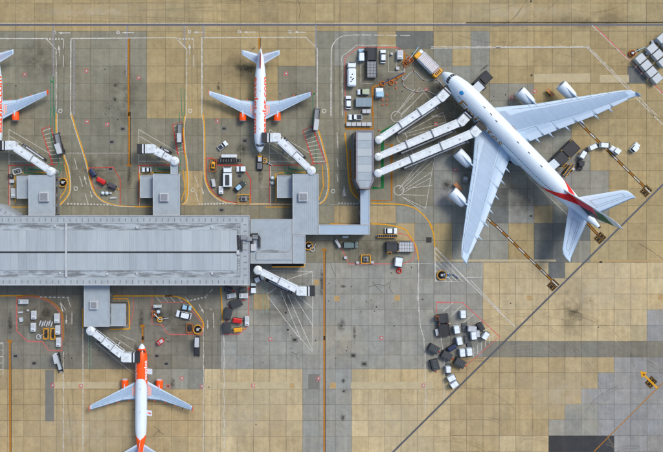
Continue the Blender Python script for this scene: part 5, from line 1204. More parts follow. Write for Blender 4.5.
def loader(c, ang, label, L_=9.5, W_=3.3, frame=DARK, deck=GREY, trim=YEL, z=1.6, front_z=1.4, cage=True):
    t = thing('cargo_loader', label, 'loader', place(c, z), R(ang), 'cargo loaders'); a, w2 = L_ / 2, W_ / 2
    m_ = B(frame); m_.box(-a, a, -w2 + .3, w2 - .3, .5, .9)
    for s_ in (-1, 1): m_.box(-a, a, s_ * (w2 - .15) - .15, s_ * (w2 - .15) + .15, .6, z - .2)
    m_.build('chassis', t)
    m_ = B(frame)
    for s_ in (-1, 1):
        m_.bar((-a + .6, s_ * (w2 - .5), .9), (.2, s_ * (w2 - .5), z - .2), .12, .16); m_.bar((.2, s_ * (w2 - .6), .9), (-a + .6, s_ * (w2 - .6), z - .2), .12, .16)
        m_.bar((.9, s_ * (w2 - .5), .9), (a - .3, s_ * (w2 - .5), front_z - .15), .12, .16); m_.bar((a - .3, s_ * (w2 - .6), .9), (.9, s_ * (w2 - .6), front_z - .15), .12, .16)
    m_.build('scissor_arm', t)
    m_ = B(deck); m_.box(-a, .35, -w2 + .2, w2 - .2, z - .2, z); md = m_.build('main_platform', t)
    m_ = B(DARK)
    for k in range(6): x = -a + .35 + (a - .2) * k / 5.0; m_.box(x - .05, x + .05, -w2 + .22, w2 - .22, z, z + .025)
    for y in (-w2 * .35, w2 * .35): m_.box(-a + .05, .3, y - .06, y + .06, z + .026, z + .04)
    m_.build('roller_row', md)
    m_ = B(CHAR); m_.box(.8, a, -w2 + .2, w2 - .2, front_z - .15, front_z); fd = m_.build('bridge_platform', t)
    if cage:
        for s_ in (-1, 1):
            m_ = B(frame)
            m_.bar((.8, s_ * (w2 - .2), front_z + .9), (a, s_ * (w2 - .2), front_z + .9), .09, .09)
            for k in range(5): x = .8 + (a - .8) * k / 4; m_.cyl((x, s_ * (w2 - .2), front_z), (x, s_ * (w2 - .2), front_z + .9), .04, n=6)
            m_.build('guard_rail', t); m_ = B(frame); m_.bar((-a, s_ * (w2 - .1), z + .35), (.3, s_ * (w2 - .1), z + .35), .1, .1)
            for k in range(5): x = -a + .1 + (a) * k / 4.2; m_.cyl((x, s_ * (w2 - .1), z - .2), (x, s_ * (w2 - .1), z + .35), .04, n=6)
            m_.build('guard_rail', t)
    m_ = B(trim); m_.rbox(a - 1.6, a - .2, w2 - .2, w2 + .7, front_z - .2, front_z + 1.1, .08); cb = m_.build('operator_cab', t)
    m_ = B(GLASS); m_.rbox(a - 1.5, a - .3, w2 - .1, w2 + .6, front_z + 1.1, front_z + 1.16, .06, .02); m_.build('cab_roof', cb)
    for s_ in (-1, 1):
        m_ = B(trim); m_.box(-a + .1, -a + 1.1, s_ * w2 - .06, s_ * w2 + .06, z - .1, z + .06); m_.build('corner_marking', t)
        m_ = B(trim); m_.box(.45, .75, s_ * (w2 - .3) - .2, s_ * (w2 - .3) + .2, z - .1, z + .1); m_.build('lift_cylinder', t)
    wheels(t, (-a + 1, -a + 2.1, a - 1.6), w2 - .2, .42, .35); return t
def belt_loader(c, ang, label, L_=7.4, W_=1.9, body=WHITE, belt=BLACK, rise=1.2, trim=YEL):
    t = thing('belt_loader', label, 'belt loader', place(c), R(ang), 'belt loaders'); a, w2 = L_ / 2, W_ / 2
    m_ = B(body); m_.rbox(-a * .7, a * .6, -w2, w2 * .35, .35, .95, .1); m_.build('chassis', t)
    z0, z1 = 1.05, 1.05 + rise; m_ = B(belt); m_.bar((-a, -w2 * .2, z0), (a, -w2 * .2, z1), .85, .12); cv = m_.build('conveyor_belt', t)
    m_ = B(trim)
    for s_ in (-1, 1): m_.bar((-a, -w2 * .2 + s_ * .5, z0 + .03), (a, -w2 * .2 + s_ * .5, z1 + .03), .12, .22)
    m_.build('conveyor_rail', cv)
    m_ = B(LGREY)
    for k in range(9): f = (k + .5) / 9; m_.bar((-a + L_ * f, -w2 * .2 - .4, z0 + rise * f + .075), (-a + L_ * f, -w2 * .2 + .4, z0 + rise * f + .075), .07, .03)
    m_.build('belt_cleat', cv)
    m_ = B(DARK); m_.bar((-a * .4, -w2 * .2, .9), (-a * .2, -w2 * .2, z0 + rise * .38), .2, .2); m_.bar((a * .45, -w2 * .2, .9), (a * .5, -w2 * .2, z0 + rise * .7), .2, .2); m_.build('lift_arm', t)
    m_ = B(BLACK); m_.rbox(-.4, .2, w2 * .38, w2 * .95, .5, 1.0, .08); m_.rbox(-.5, -.35, w2 * .38, w2 * .95, .9, 1.5, .05); m_.build('seat', t)
    m_ = B(body); m_.rbox(.5, a * .55, w2 * .38, w2, .4, 1.05, .1); m_.build('engine_box', t); wheels(t, (-a * .5, a * .42), w2, .36, .25); return t
def gpu(c, ang, label, mt=OFFW, L_=2.6, W_=1.5, h=1.6, group='ground equipment boxes', cat='equipment box', name='ground_power_unit'):
    t = thing(name, label, cat, place(c), R(ang), group); a, w2 = L_ / 2, W_ / 2
    mt = random.choice((WHITE, OFFW, OFFW, PALEB)) if mt is WHITE else mt
    m_ = B(mt); m_.rbox(-a, a, -w2, w2, .3, h, .1); bd = m_.build('housing', t)
    m_ = B(GREY); m_.rbox(-a + .2, -a + .65, -w2 + .3, w2 - .25, h, h + .04, .05, .02); m_.build('grille', bd)
    m_ = B(LGREY); m_.rbox(-.2, a - .2, -w2 + .2, w2 - .2, h, h + .03, .05, .01); m_.build('lid', bd)
    m_ = B(DARK); m_.bar((a, 0, .4), (a + .8, 0, .3), .08, .08); m_.build('tow_bar', t); wheels(t, (-a + .45, a - .45), w2, .24, .16); return t
def frame_stand(c, ang, label, L_=4.0, W_=3.0, mt=YEL, core=GREY, h=1.2, cat='stand', name='equipment_stand'):
    t = thing(name, label, cat, place(c), R(ang), 'yellow equipment stands'); a, w2 = L_ / 2, W_ / 2; m_ = B(mt)
    for z in (.25, h):
        for x0, y0, x1, y1 in ((-a, -w2, a, -w2), (-a, w2, a, w2), (-a, -w2, -a, w2), (a, -w2, a, w2)): m_.bar((x0, y0, z), (x1, y1, z), .14, .12)
    for x in (-a, 0, a):
        for y in (-w2, w2): m_.cyl((x, y, 0), (x, y, h), .06, n=6)
    m_.build('frame', t)
    m_ = B(core); m_.rbox(-a * .55, a * .55, -w2 * .55, w2 * .55, .2, h * .8, .15); cr = m_.build('machine_body', t)
    m_ = B(DARK); m_.rbox(-a * .3, a * .2, -w2 * .35, w2 * .3, h * .8, h * .95, .1, .04); m_.build('machine_top', cr)
    m_ = B(DARK); m_.bar((-a * .9, 0, .2), (a * .9, 0, .2), .2, .1); m_.bar((0, -w2 * .9, .2), (0, w2 * .9, .2), .2, .1); m_.build('base_beam', t); return t
def towbar(pts, label, mt=LGREY, head=None, z=.35):
    q0 = place(pts[0], .3); t = thing('tow_bar', label, 'tow bar', q0, 0, 'tow bars'); w3 = [Vector(place(p, .3)) - Vector(q0) for p in pts]
    m_ = B(mt); m_.tube([v + Vector((0, 0, z)) for v in w3], .13, 8); m_.build('bar', t)
    m_ = B(BLACK); d = (w3[1] - w3[0]).normalized(); n = Vector((-d.y, d.x, 0)); mid = w3[0].lerp(w3[1], .45)
    for s_ in (-1, 1): m_.cyl(mid + n * s_ * .4 - n * .08 + Vector((0, 0, .22)), mid + n * s_ * .4 + n * .08 + Vector((0, 0, .22)), .22, n=10)
    m_.cyl(mid - n * .4 + Vector((0, 0, .22)), mid + n * .4 + Vector((0, 0, .22)), .04, n=6); m_.build('wheel_pair', t)
    m_ = B(head or RUST); m_.torus(w3[0] + Vector((0, 0, .3)), .75, .18, 18, 6); m_.build('tow_head', t); return t
def hydrant_cart(c, label, r=1.35, mt=YEL, tail=None):
    t = thing('coiled_hose_stand', label, 'hose stand', place(c), 0, 'round hose stands'); m_ = B(mt)
    for z in (.15, .45, .75): m_.torus((0, 0, z), r, .1, 24, 6)
    for k in range(6): a = k * math.pi / 3; m_.cyl((r * math.cos(a), r * math.sin(a), 0), (r * math.cos(a), r * math.sin(a), .8), .06, n=6)
    m_.build('guard_ring', t); m_ = B(BLACK); m_.cyl((0, 0, 0), (0, 0, .5), r * .75, r * .6, n=18); m_.build('base', t)
    m_ = B(LGREY); m_.rbox(-.45, .35, -.35, .45, .5, 1.1, .1); m_.bar((0, 0, .8), (.9, .5, .6), .2, .2); m_.build('valve_head', t); return t
def cone(c, label, group='cones near the wide-body nose', s=1.0):
    t = thing('traffic_cone', label, 'cone', place(c, .3), 0, group); m_ = B(mat('cone_orange', (214, 96, 40), .6, .1)); m_.box(-.3 * s, .3 * s, -.3 * s, .3 * s, 0, .06); m_.cyl((0, 0, .06), (0, 0, .8 * s), .22 * s, .05, n=10); m_.build('cone_body', t)
    m_ = B(WHITE); m_.cyl((0, 0, .35 * s), (0, 0, .55 * s), .165 * s, .118 * s, n=10); m_.build('band', t)
def hose(pts, label, mt=LGREY, r=.11):
    q0 = place(pts[0], .2); t = thing('ground_hose', label, 'hose', q0, 0); m_ = B(mt); m_.tube([Vector(place(p, .2)) - Vector(q0) + Vector((0, 0, .14)) for p in smooth(pts, 3)], r, 6); m_.build('hose_run', t)
    m_ = B(RUST)
    for p in pts: v = Vector(place(p, .2)) - Vector(q0); m_.cyl(v + Vector((0, 0, 0.0)), v + Vector((0, 0, .32)), .24, .2, n=10)
    m_.build('coupling', t)
def stairs(c, ang, label, L_=7.0, W_=1.6, mt=GREY, h=3.6):
    t = thing('passenger_stairs', label, 'stairs', place(c, 2), R(ang), 'covered walkway stairs'); a, w2 = L_ / 2, W_ / 2
    m_ = B(mt); n = 14
    for k in range(n): f = k / n; m_.box(-a + L_ * f, -a + L_ * (f + 1.15 / n), -w2 + .12, w2 - .12, .3 + h * f, .38 + h * f)
    m_.build('tread', t); m_ = B(DARK)
    for s_ in (-1, 1):
        m_.bar((-a, s_ * w2, .4), (a, s_ * w2, .4 + h), .1, .3); m_.bar((-a, s_ * w2, 1.4), (a, s_ * w2, 1.4 + h), .1, .1)
        for k in range(7): f = k / 6; m_.cyl((-a + L_ * f, s_ * w2, .3 + h * f), (-a + L_ * f, s_ * w2, 1.4 + h * f), .035, n=6)
    m_.build('side_rail', t); m_ = B(DARK); m_.box(-a + .3, a - .2, -w2 * .8, w2 * .8, .35, .6); m_.box(a - .7, a - .4, -w2 * .8, w2 * .8, .6, h + .2); m_.build('chassis', t)
    m_ = B(LGREY); m_.rbox(a * .1, a, -w2 * .9, w2 * .9, h * .95 + 1.9, h * .95 + 2.05, .08, .03)
    for s_ in (-1, 1):
        for x in (a * .15, a * .95): m_.cyl((x, s_ * w2 * .85, 2.2), (x, s_ * w2 * .85, h + 1.95), .05, n=6)
    m_.build('canopy', t); wheels(t, (-a + 1.2, a - 1.2), w2, .35, .22); return t
def crate(c, ang, label, mt=CHAR, L_=1.4, W_=1.0, h=.8, group='small bins and drums', name='storage_bin', cat='bin'):
    t = thing(name, label, cat, place(c, .6), R(ang), group); a, w2 = L_ / 2, W_ / 2; m_ = B(mt); m_.taper((-a + .08, a - .08, -w2 + .06, w2 - .06), (-a, a, -w2, w2), 0.0, h, .08); m_.build('bin_body', t)
    m_ = B(LGREY if mt is not LGREY else OFFW); m_.rbox(-a - .03, a + .03, -w2 - .03, w2 + .03, h, h + .08, .08, .03); m_.build('lid', t); return t
def drum(c, label, mt=TEAL, r=.62, h=.9):
    t = thing('steel_drum', label, 'drum', place(c, .8), 0, 'small bins and drums'); m_ = B(mt); m_.cyl((0, 0, 0), (0, 0, h), r, n=18); m_.build('shell', t); m_ = B(OFFW); m_.cyl((0, 0, h), (0, 0, h + .05), r * .85, r * .8, n=18); m_.build('lid', t)
    m_ = B(DARK); m_.torus((0, 0, h * .35), r, .03, 18, 4); m_.torus((0, 0, h * .7), r, .03, 18, 4); m_.build('hoop', t)

# --- equipment park north of the pavilion
car(T('C', (122, 215)), 90, 'pale blue van at the top left of the fenced equipment park', TEAL, 4.3, 1.9, 'van', 'airport_van', 'van', roof=WHITE)
loader(T('C', (163, 243)), 90, 'long dark cargo loader between the pale blue van and a white car', 10.0, 3.4, CHAR, GREY, DARK, 1.7, 1.5)
car(T('C', (207, 219)), 90, 'white car right of the long dark cargo loader', WHITE, 4.5, 1.9)
gpu(T('C', (272, 214)), 90, 'small white power unit in the top right corner of the equipment park', WHITE, 3.0, 1.9)
truck(T('C', (85, 288)), 90, 'white tank truck with dark hatches on the left of the equipment park', 8.2, 2.8, WHITE, WHITE, 'tank', top=2.6)
car(T('C', (130, 358)), 180, 'pale green roofed car above the blue-grey container cabin', WHITE, 4.0, 1.9, 'van', 'airport_van', 'van', roof=SAGE)
container(T('C', (133, 397)), 0, 'blue-grey container cabin beside the orange line', mat('cabin_blue', (120, 140, 152), .5, .12, .8), 5.3, 3.0, 0.02, GREY, name='container_cabin', group='cargo containers')
tug(T('C', (193, 362)), 90, 'white and blue tug right of the orange line', WHITE, 3.3, 2.6, 'aircraft_tug', True, top=TEAL)
car(T('C', (72, 398)), 90, 'white car on the left edge of the park below the tank truck', WHITE, 4.5, 1.9)
car(T('G', (99, 20)), 180, 'white pickup inside the orange box north of the pavilion', WHITE, 4.7, 1.95, 'pickup', 'airport_pickup', 'pickup')
for k, x in enumerate((72, 92, 112, 132, 152)):
    crate(T('G', (x, 48)), 0, ('leftmost', 'second', 'middle', 'fourth', 'rightmost')[k] + ' blue-grey bin of the row below the white pickup', mat('bin_blue', (92, 108, 122), .6, .2, 1.2), 1.5, 1.2, .9)
crate(T('C', (133, 434)), 0, 'dark green round-cornered bin left of its twin below the cabin', mat('bin_green', (56, 78, 72), .6, .2, 1.2), 1.3, 1.3, 1.0); crate(T('C', (150, 434)), 0, 'dark green round-cornered bin right of its twin below the cabin', MATS['bin_green'], 1.3, 1.3, 1.0)
fuel_truck(T('C', (384, 248)), math.degrees(math.atan2(-85, 85)), 'white slatted fuel truck with yellow ends at the nose of the wide-body jet')
towbar([T('C', (308, 232)), T('C', (345, 183))], 'pale blue tow bar leaning up beside the fuel truck', TEAL, RUST)
towbar([T('C', (204, 326)), T('C', (262, 295)), T('C', (288, 282))], 'blue tow bar with a round orange head left of the hoses', BLUE, RUST)
towbar([T('C', (238, 322)), T('C', (290, 288))], 'orange tow bar lying next to the blue one', RUST, RUST)
frame_stand(T('C', (303, 240)), 40, 'orange brown steel maintenance stand by the fence corner', 3.2, 2.0, RUST, RUST, 1.6)
hose(T('C', (290, 262), (283, 315), (325, 276), (365, 312), (415, 310), (442, 338)), 'upper pale hose snaking to the wide-body nose')
hose(T('C', (283, 316), (292, 338), (335, 357), (378, 354), (420, 375)), 'lower pale hose snaking to the wide-body nose')
hose(T('C', (300, 215), (294, 250), (288, 285)), 'short pale hose hanging along the orange fence line')
for k, (x, y) in enumerate(((205, 372), (222, 368), (205, 390), (222, 388), (205, 408), (222, 406))): cone(T('C', (x, y)), 'small orange cone in the two-by-three block, ' + ('upper left', 'upper right', 'middle left', 'middle right', 'lower left', 'lower right')[k], s=.9)
for k, (x, y) in enumerate(((257, 342), (258, 322), (262, 270), (265, 262))): cone(T('C', (x, y)), 'white banded cone left of the hoses, ' + ('lowest of four', 'second lowest of four', 'second highest of four', 'highest of four')[k])
crate(T('C', (240, 210)), 0, 'tiny dark bin between the white car and the power unit', DARK, .7, .7, .8); crate(T('C', (263, 266)), 0, 'tiny dark bin below the white power unit', DARK, 1.0, 1.0, .8)
# --- around the wide-body jet
AXD = math.degrees(AX)
loader(T('C', (597, 312)), AXD - 90 + 0, 'dark cargo loader at the forward starboard cargo door of the wide-body', 6.0, 3.4, CHAR, CHAR, DARK, 2.4, 2.6)
loader(T('H', (287, 160)), AXD - 90, 'dark caged cargo loader with yellow parts at the rear of the wide-body', 9.0, 4.2, CHAR, DARK, YEL, 2.2, 2.6)
belt_loader(T('H', (293, 229)), AXD - 90 + 4, 'black and yellow belt loader under the rear fuselage', 5.4, 2.0, DARK, BLACK, 1.3, YEL)
crate(T('H', (312, 222)), 30, 'small orange bin beside the black and yellow belt loader', RED, .8, .8, .8)
tug(T('H', (341, 207)), -95, 'dark baggage tug at the head of the curved dolly train', DARK, 3.2, 1.9, canopy=True, top=CHAR)
for i, (p, a) in enumerate((((352, 166), 58), ((391, 136), 25), ((435, 129), -5))):
    ldolly(T('H', p), a + 180, ('white container nearest the tug in the curved dolly train', 'white container in the middle of the curved dolly train', 'white container at the rear of the curved dolly train')[i], WHITE, NAVY, 2.5, 1.6, NAVY, dl=3.4)
tug(T('H', (476, 149)), 145, 'white tug behind the curved dolly train', WHITE, 3.4, 1.9, canopy=True)
tug(T('H', (555, 138)), 48, 'lone white and dark tug driving off to the right', WHITE, 3.4, 1.9, canopy=True)
gpu(T('G', (527, 263)), 80, 'grey ground unit between the two port engines', mat('dull_green_grey', (120, 130, 126), .6, .2, 1), 2.2, 1.8, 1.3)
belt_loader(T('G', (497, 292)), 135, 'narrow yellow ladder stand in front of the outer port engine', 3.2, .9, YEL, RUST, .3, YEL)
belt_loader(T('D', (222, 362)), 135, 'narrow yellow ladder stand between the starboard engines', 3.2, .9, YEL, RUST, .3, YEL)
DA = -49
for k, (x, y) in enumerate(((575, 228), (597, 254), (618, 280), (640, 305))): ldolly(T('D', (x, y)), DA, ('first', 'second', 'third', 'fourth')[k] + ' from the top in the lower row of grey containers', mat('container_grey', (176, 186, 192), .45, .1, .6), GREY, 2.55, 3.1, DARK, False, 2.75)
for k, (x, y) in enumerate(((620, 188), (643, 213), (665, 240))): ldolly(T('D', (x, y)), DA, ('first', 'second', 'third')[k] + ' from the top in the middle row of grey containers', MATS['container_grey'], GREY, 2.55, 3.1, DARK, False, 2.75)
for k, (x, y) in enumerate(((660, 148), (682, 172))): ldolly(T('D', (x, y)), DA, ('first', 'second')[k] + ' from the top in the upper row of grey containers', MATS['container_grey'], GREY, 2.55, 3.1, DARK, False, 2.75)
towbar([T('D', (545, 205)), T('D', (592, 184))], 'round brown headed tow bar left of the container rows', TEAL, RUST)
hydrant_cart(T('D', (545, 207)), 'round rusty hose stand left of the container rows', 1.0, RUST)
for k, (x, y) in enumerate(((622, 163), (637, 160), (600, 208), (650, 250))): crate(T('D', (x, y)), 20 * k, ('small dark bin above the middle container row', 'small dark bin right of the one above the middle row', 'small dark bin between the lower and middle container rows', 'small dark bin by the end of the middle container row')[k], CHAR, 1.0, .8, .7)
# --- north stands
stairs(T('E', (229, 122)), -72, 'grey covered stairs beside the red hatched box on the left', 7.6, 1.9)
stairs(T('F', (58, 82)), -88, 'grey covered stairs beside the middle red hatched box', 6.6, 1.6)
stairs(T('F', (589, 28)), -98, 'grey covered stairs beside the right red hatched box', 8.0, 1.7)
cart(T('E', (361, 236)), -55, 'blue baggage cart at the top of the red equipment box', NAVY, BLUE, 2.8, 1.6, DARK)
cart(T('E', (395, 268)), -30, 'red and blue baggage cart between the blue and the yellow-blue carts', RED, NAVY, 3.0, 1.5, DARK)
cart(T('E', (437, 289)), -28, 'dark baggage cart with a yellow stripe near the red box corner', NAVY, YEL, 2.8, 1.5, YEL)
drum(T('E', (400, 316)), 'pale blue drum, left of the pair below the carts'); drum(T('E', (416, 316)), 'pale blue drum, right of the pair below the carts')
crate(T('E', (431, 316)), 0, 'small yellow bin right of the pale blue drums', YEL, .8, .6, .7); crate(T('E', (440, 334)), 3, 'flat pale blue bin near the bottom of the red box', TEAL, 2.2, .5, .4)
gpu(T('E', (54, 316)), 90, 'white equipment box left of the leftmost annex', WHITE, 3.2, 1.5, group='ground equipment boxes')
frame_stand(T('E', (66, 231)), 15, 'white wire frame stand above the leftmost annex', 2.6, 1.6, OFFW, GREY, 1.2); crate(T('E', (48, 270)), 0, 'grey bin above the white equipment box', GREY, 1.6, 1.1, 1.0)
frame_stand(T('E', (40, 250)), 0, 'small dark stand in the upper left of the leftmost stand box', 1.5, 1.2, DARK, GREY, 1.0); 
hydrant_cart(T('E', (243, 275)), 'yellow ringed hose stand right of the leftmost stair block', 1.45)
car(T('E', (570, 225)), 180, 'white car parked above the middle annex', WHITE, 3.3, 1.7)
car(T('F', (224, 131)), 38, 'small white pickup left of the parked white jet', WHITE, 3.7, 1.8, 'pickup', 'airport_pickup', 'pickup')
belt_loader(T('F', (248, 187)), 0, 'long black belt loader lying across the top of the red bay', 8.0, 1.7, DARK, BLACK, .5, CHAR)
belt_loader(T('F', (250, 172)), 180, 'thin white conveyor above the long black belt loader', 5.2, .8, WHITE, OFFW, .2, LGREY)
frame_stand(T('F', (187, 207)), 85, 'yellow rust machine in the upper left of the red bay', 4.2, 2.2, RUST, YEL, 1.3); crate(T('F', (189, 276)), -80, 'black long bin below the yellow rust machine', BLACK, 2.6, 1.1, .9)
truck(T('F', (243, 252)), 90, 'white truck with a dark roof unit in the middle of the red bay', 6.8, 2.9, WHITE, WHITE, 'bus', top=2.6)
car(T('F', (296, 222)), 180, 'white van in the upper right of the red bay', WHITE, 3.2, 1.9, 'van', 'airport_van', 'van')
car(T('F', (291, 290)), 42, 'dark bonneted car with a pale roof parked askew in the red bay', mat('dark_car_paint', (52, 66, 70), .35, .1), 4.4, 1.9, roof=TEAL)
gpu(T('F', (218, 304)), 90, 'small white box trailer at the lower left of the red bay', WHITE, 2.7, 1.5)
frame_stand(T('F', (307, 338)), 0, 'yellow framed stand at the bottom of the red bay', 4.0, 2.8, YEL, GREY, 1.2)
pushback(T('F', (369, 197)), 90, 'dark pushback tug with yellow hitch at the nose of the parked white jet', 5.0, 2.1)
towbar([T('F', (387, 190)), T('F', (418, 208))], 'short pale tow bar right of the pushback tug', LGREY, YEL)
drum(T('F', (418, 257)), 'pale blue drum, upper of two left of the annex'); drum(T('F', (419, 277)), 'pale blue drum, lower of two left of the annex')
# --- south side
gpu(T('I', (92, 302)), 0, 'white equipment box at the top left of the lower left bay', WHITE, 3.2, 1.5); gpu(T('I', (132, 354)), 90, 'upper white equipment box in the middle of the lower left bay', WHITE, 2.8, 1.6); gpu(T('I', (130, 402)), 90, 'lower white equipment box in the middle of the lower left bay', WHITE, 2.8, 1.6)
gpu(T('I', (222, 367)), 90, 'top white equipment box of the column along the curved kerb', WHITE, 3.2, 1.8); gpu(T('I', (225, 412)), 90, 'middle white equipment box of the column along the curved kerb', WHITE, 3.0, 1.5); gpu(T('M', (228, 24)), 90, 'bottom white equipment box of the column along the curved kerb', WHITE, 3.0, 1.5)
crate(T('I', (83, 372)), 10, 'pale blue bin in the left of the lower left bay', TEAL, 1.2, 1.4, .9); crate(T('I', (80, 344)), 5, 'flat pale blue bin above the other in the lower left bay', TEAL, 1.6, .5, .6); crate(T('I', (109, 336)), 0, 'tiny orange bin in the lower left bay', YEL, .7, .6, .7)
for k in range(6): crate(T('I', (156 + 9 * k, 386 + (k % 2) * 4)), 70, 'brown slatted rack, number %s from the left of the row in the lower left bay' % ('one', 'two', 'three', 'four', 'five', 'six')[k], RUST, 1.8, .35, .5, name='pallet_rack', cat='rack')
frame_stand(T('I', (178, 428)), 90, 'yellow framed stand left of the other in the lower left bay', 3.4, 1.6, YEL, DARK, 1.2); frame_stand(T('I', (205, 428)), 90, 'yellow framed stand right of the other in the lower left bay', 3.6, 1.4, YEL, DARK, 1.2)
towbar([T('I', (150, 440)), T('I', (190, 415))], 'pale tow bar crossing the yellow framed stands', LGREY, LGREY)
stairs(T('M', (227, 105)), 100, 'white and dark mobile stairs below the lower left bay', 7.0, 1.5, OFFW, 2.6)
gpu(T('I', (613, 320)), 0, 'white slim equipment box right of the south annex', WHITE, 2.8, .9); drum(T('I', (616, 342)), 'pale blue drum below the slim white box'); towbar([T('I', (600, 350)), T('I', (622, 372))], 'short orange tow bar below the pale blue drum', WHITE, RUST); towbar([T('J', (-20, 372)), T('J', (14, 366))], 'small yellow ended bar right of the drum', LGREY, YEL)
gpu(T('M', (625, 22)), 35, 'red equipment box right of the orange jet nose', RED, 2.4, 1.5)
car(T('J', (85, 325)), -14, 'pale blue van under the yellow kerb arc', TEAL, 3.1, 1.7, 'van', 'airport_van', 'van', roof=TEAL)
car(T('J', (72, 355)), 166, 'long white car with dark glass in the lower middle bay', WHITE, 5.2, 2.2)
frame_stand(T('J', (95, 407)), 90, 'orange brown open frame beside the yellow ring', 3.0, 1.9, RUST, DARK, .8); hydrant_cart(T('J', (127, 412)), 'yellow ringed hose stand at the corner of the lower middle bay', 1.5)
stairs(T('N', (125, 42)), 88, 'dark mobile stairs below the yellow ringed hose stand', 7.0, 1.6, CHAR, 2.6)
cart(T('J', (246, 254)), -20, 'dark cart half under the pier eaves, top left of the cart bay', CHAR, GREY, 2.6, 1.8); cart(T('J', (304, 256)), 10, 'dark cart half under the pier eaves, top right of the cart bay', CHAR, GREY, 2.6, 1.8)
gpu(T('J', (259, 279)), 10, 'white box on the left below the dark carts in the cart bay', WHITE, 3.0, 1.5); gpu(T('J', (306, 279)), 0, 'white box on the right below the dark carts in the cart bay', WHITE, 3.0, 1.6)
cart(T('J', (277, 308)), 18, 'black covered cart at the top of the three in the cart bay', CHAR, DARK, 4.0, 2.5); cart(T('J', (245, 348)), 75, 'black covered cart in the middle of the three in the cart bay', CHAR, DARK, 3.6, 2.7); cart(T('J', (242, 404)), 92, 'black covered cart at the bottom of the three in the cart bay', CHAR, DARK, 3.4, 2.8)
cart(T('J', (282, 375)), -8, 'red and blue baggage cart right of the black carts', RED, NAVY, 3.0, 1.6, DARK); cart(T('J', (283, 411)), 8, 'yellow baggage cart below the red and blue cart', YEL, CHAR, 2.7, 1.4, YEL); gpu(T('J', (319, 377)), 90, 'white box on the right edge of the cart bay', WHITE, 3.1, 1.5)
car(T('J', (366, 213)), 25, 'white van tucked beside the pier end', WHITE, 3.2, 1.8, 'van', 'airport_van', 'van'); car(T('J', (344, 250)), 90, 'white van standing upright beside the pier end', WHITE, 3.4, 1.8, 'van', 'airport_van', 'van')
hydrant_cart(T('J', (560, 86)), 'yellow ringed hose stand in the corner under the corridor', 1.3); towbar([T('J', (574, 98)), T('J', (588, 75))], 'short pale tow bar beside the corner hose stand', LGREY, LGREY)
car(T('K', (80, 82)), 0, 'dark green glass roofed van below the corridor', mat('van_green_grey', (96, 116, 118), .4, .1), 5.0, 2.0, 'van', 'airport_van', 'van', roof=MATS['van_green_grey'])
gpu(T('K', (30, 76)), -60, 'slim pale trolley left of the dark green van', LGREY, 3.0, .9); crate(T('K', (60, 50)), 0, 'pale flat bin above the dark green van', LGREY, 2.0, .6, .6)
crate(T('K', (60, 131)), 0, 'small dark bin on the pink line below the van', BLACK, 1.0, .8, .8); crate(T('K', (107, 150)), 0, 'small dark bin left of the yellow stand', BLACK, .9, .7, .8); crate(T('K', (165, 149)), 0, 'small dark bin right of the yellow stand', BLACK, .9, .7, .8)
frame_stand(T('K', (140, 137)), 0, 'yellow framed stand on the pink line', 3.0, 2.8, YEL, GREY, 1.2)
car(T('K', (238, 27)), 0, 'white car beside the yellow and black rail', WHITE, 4.2, 2.0, roof=WHITE)
belt_loader(T('K', (222, 46)), 0, 'low yellow and black rail below the white car', 6.6, .9, DARK, BLACK, .1, YEL)
loader(T('K', (272, 89)), 180, 'grey cargo loader inside the pink rounded bay', 9.0, 3.6, DARK, LGREY, YEL, 1.7, 1.9)
ldolly(T('K', (268, 148)), 83, 'large white topped container with navy rim on the pink line', WHITE, NAVY, 3.0, 2.4, NAVY, False, 3.6)
towbar([T('K', (269, 182)), T('K', (268, 166))], 'short red tow bar under the white container', RED, RED)
hydrant_cart(T('K', (437, 200)), 'yellow ringed hose stand in the white hatched triangle', 1.55); towbar([T('K', (455, 200)), T('K', (478, 196)), T('K', (500, 212))], 'blue-grey hose bar right of the hatched triangle stand', BLUE, TEAL)
def Zc(x, y): return (420 + x / 4.11, 290 + y / 4.11)
loader(Zc(98, 145), 97, 'bulky dark cargo loader at the left of the container crowd', 7.4, 3.6, CHAR, DARK, RUST, 1.7, 1.9)
crate(Zc(75, 172), 10, 'dark box at the lower left of the dark loader', CHAR, 2.0, 2.2, 1.0)
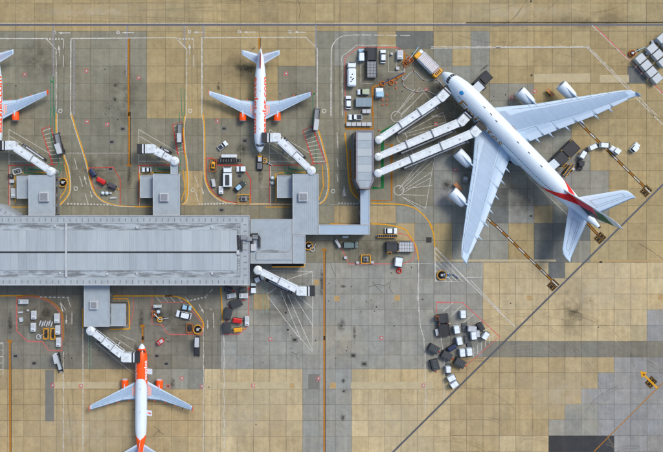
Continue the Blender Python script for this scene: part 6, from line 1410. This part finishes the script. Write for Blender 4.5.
W5 = [((178, 100), 92, 'topmost white container of the crowd'), ((152, 163), 100, 'white container just right of the dark loader'), ((163, 210), 100, 'white container in the second row by the blue dolly'), ((175, 258), 95, 'white container lowest in the left column of the crowd'),
      ((204, 255), 95, 'white container lowest in the middle column of the crowd'), ((222, 188), 95, 'white container in the right column of the crowd'), ((270, 188), 58, 'white container farthest right in the crowd'), ((130, 363), 28, 'upper white container by the diagonal drain'), ((142, 389), 35, 'lower white container by the diagonal drain')]
for c_, a_, l_ in W5: ldolly(Zc(*c_), a_, l_, WHITE, LGREY, 2.5, 1.7, DARK, False, 2.9)
ldolly(Zc(117, 327), 92, 'white box at the rear of a dark flat dolly', WHITE, LGREY, 2.0, 1.5, CHAR, True, 4.0)
for c_, a_, l_ in (((183, 153), 95, 'empty dark dolly between the top containers'), ((193, 203), 95, 'empty dark dolly in the middle of the crowd'), ((204, 236), 95, 'empty dark dolly above the lowest middle container')): dolly(Zc(*c_), a_, l_, 2.9, 1.6, CHAR, False)
ldolly(Zc(215, 160), -5, 'silver container lying crosswise in the crowd', LGREY, GREY, 2.8, 1.8, DARK, False, 3.0); ldolly(Zc(238, 180), 95, 'silver container squeezed in by the right column', LGREY, GREY, 2.2, 1.2, DARK, False, 2.4)
cart(Zc(248, 150), -60, 'black cart at the upper right of the container crowd', CHAR, DARK, 2.6, 1.8, CHAR); cart(Zc(130, 237), 30, 'navy blue cart left of the white containers', NAVY, BLUE, 3.0, 1.5, NAVY)
cart(Zc(55, 241), -28, 'black cart with a red hitch, leftmost of the four below the crowd', CHAR, GREY, 3.4, 2.6); cart(Zc(108, 269), -28, 'black cart with a red hitch in the middle of the four below the crowd', CHAR, GREY, 3.4, 2.6); cart(Zc(60, 306), -75, 'black cart with a red hitch, lowest of the four below the crowd', CHAR, GREY, 3.6, 2.6); cart(Zc(162, 299), -28, 'black cart with a red hitch, rightmost of the four below the crowd', CHAR, GREY, 3.5, 2.6)
cone(T('G', (192, 72)), 'lone cone beside the pavilion north corner')
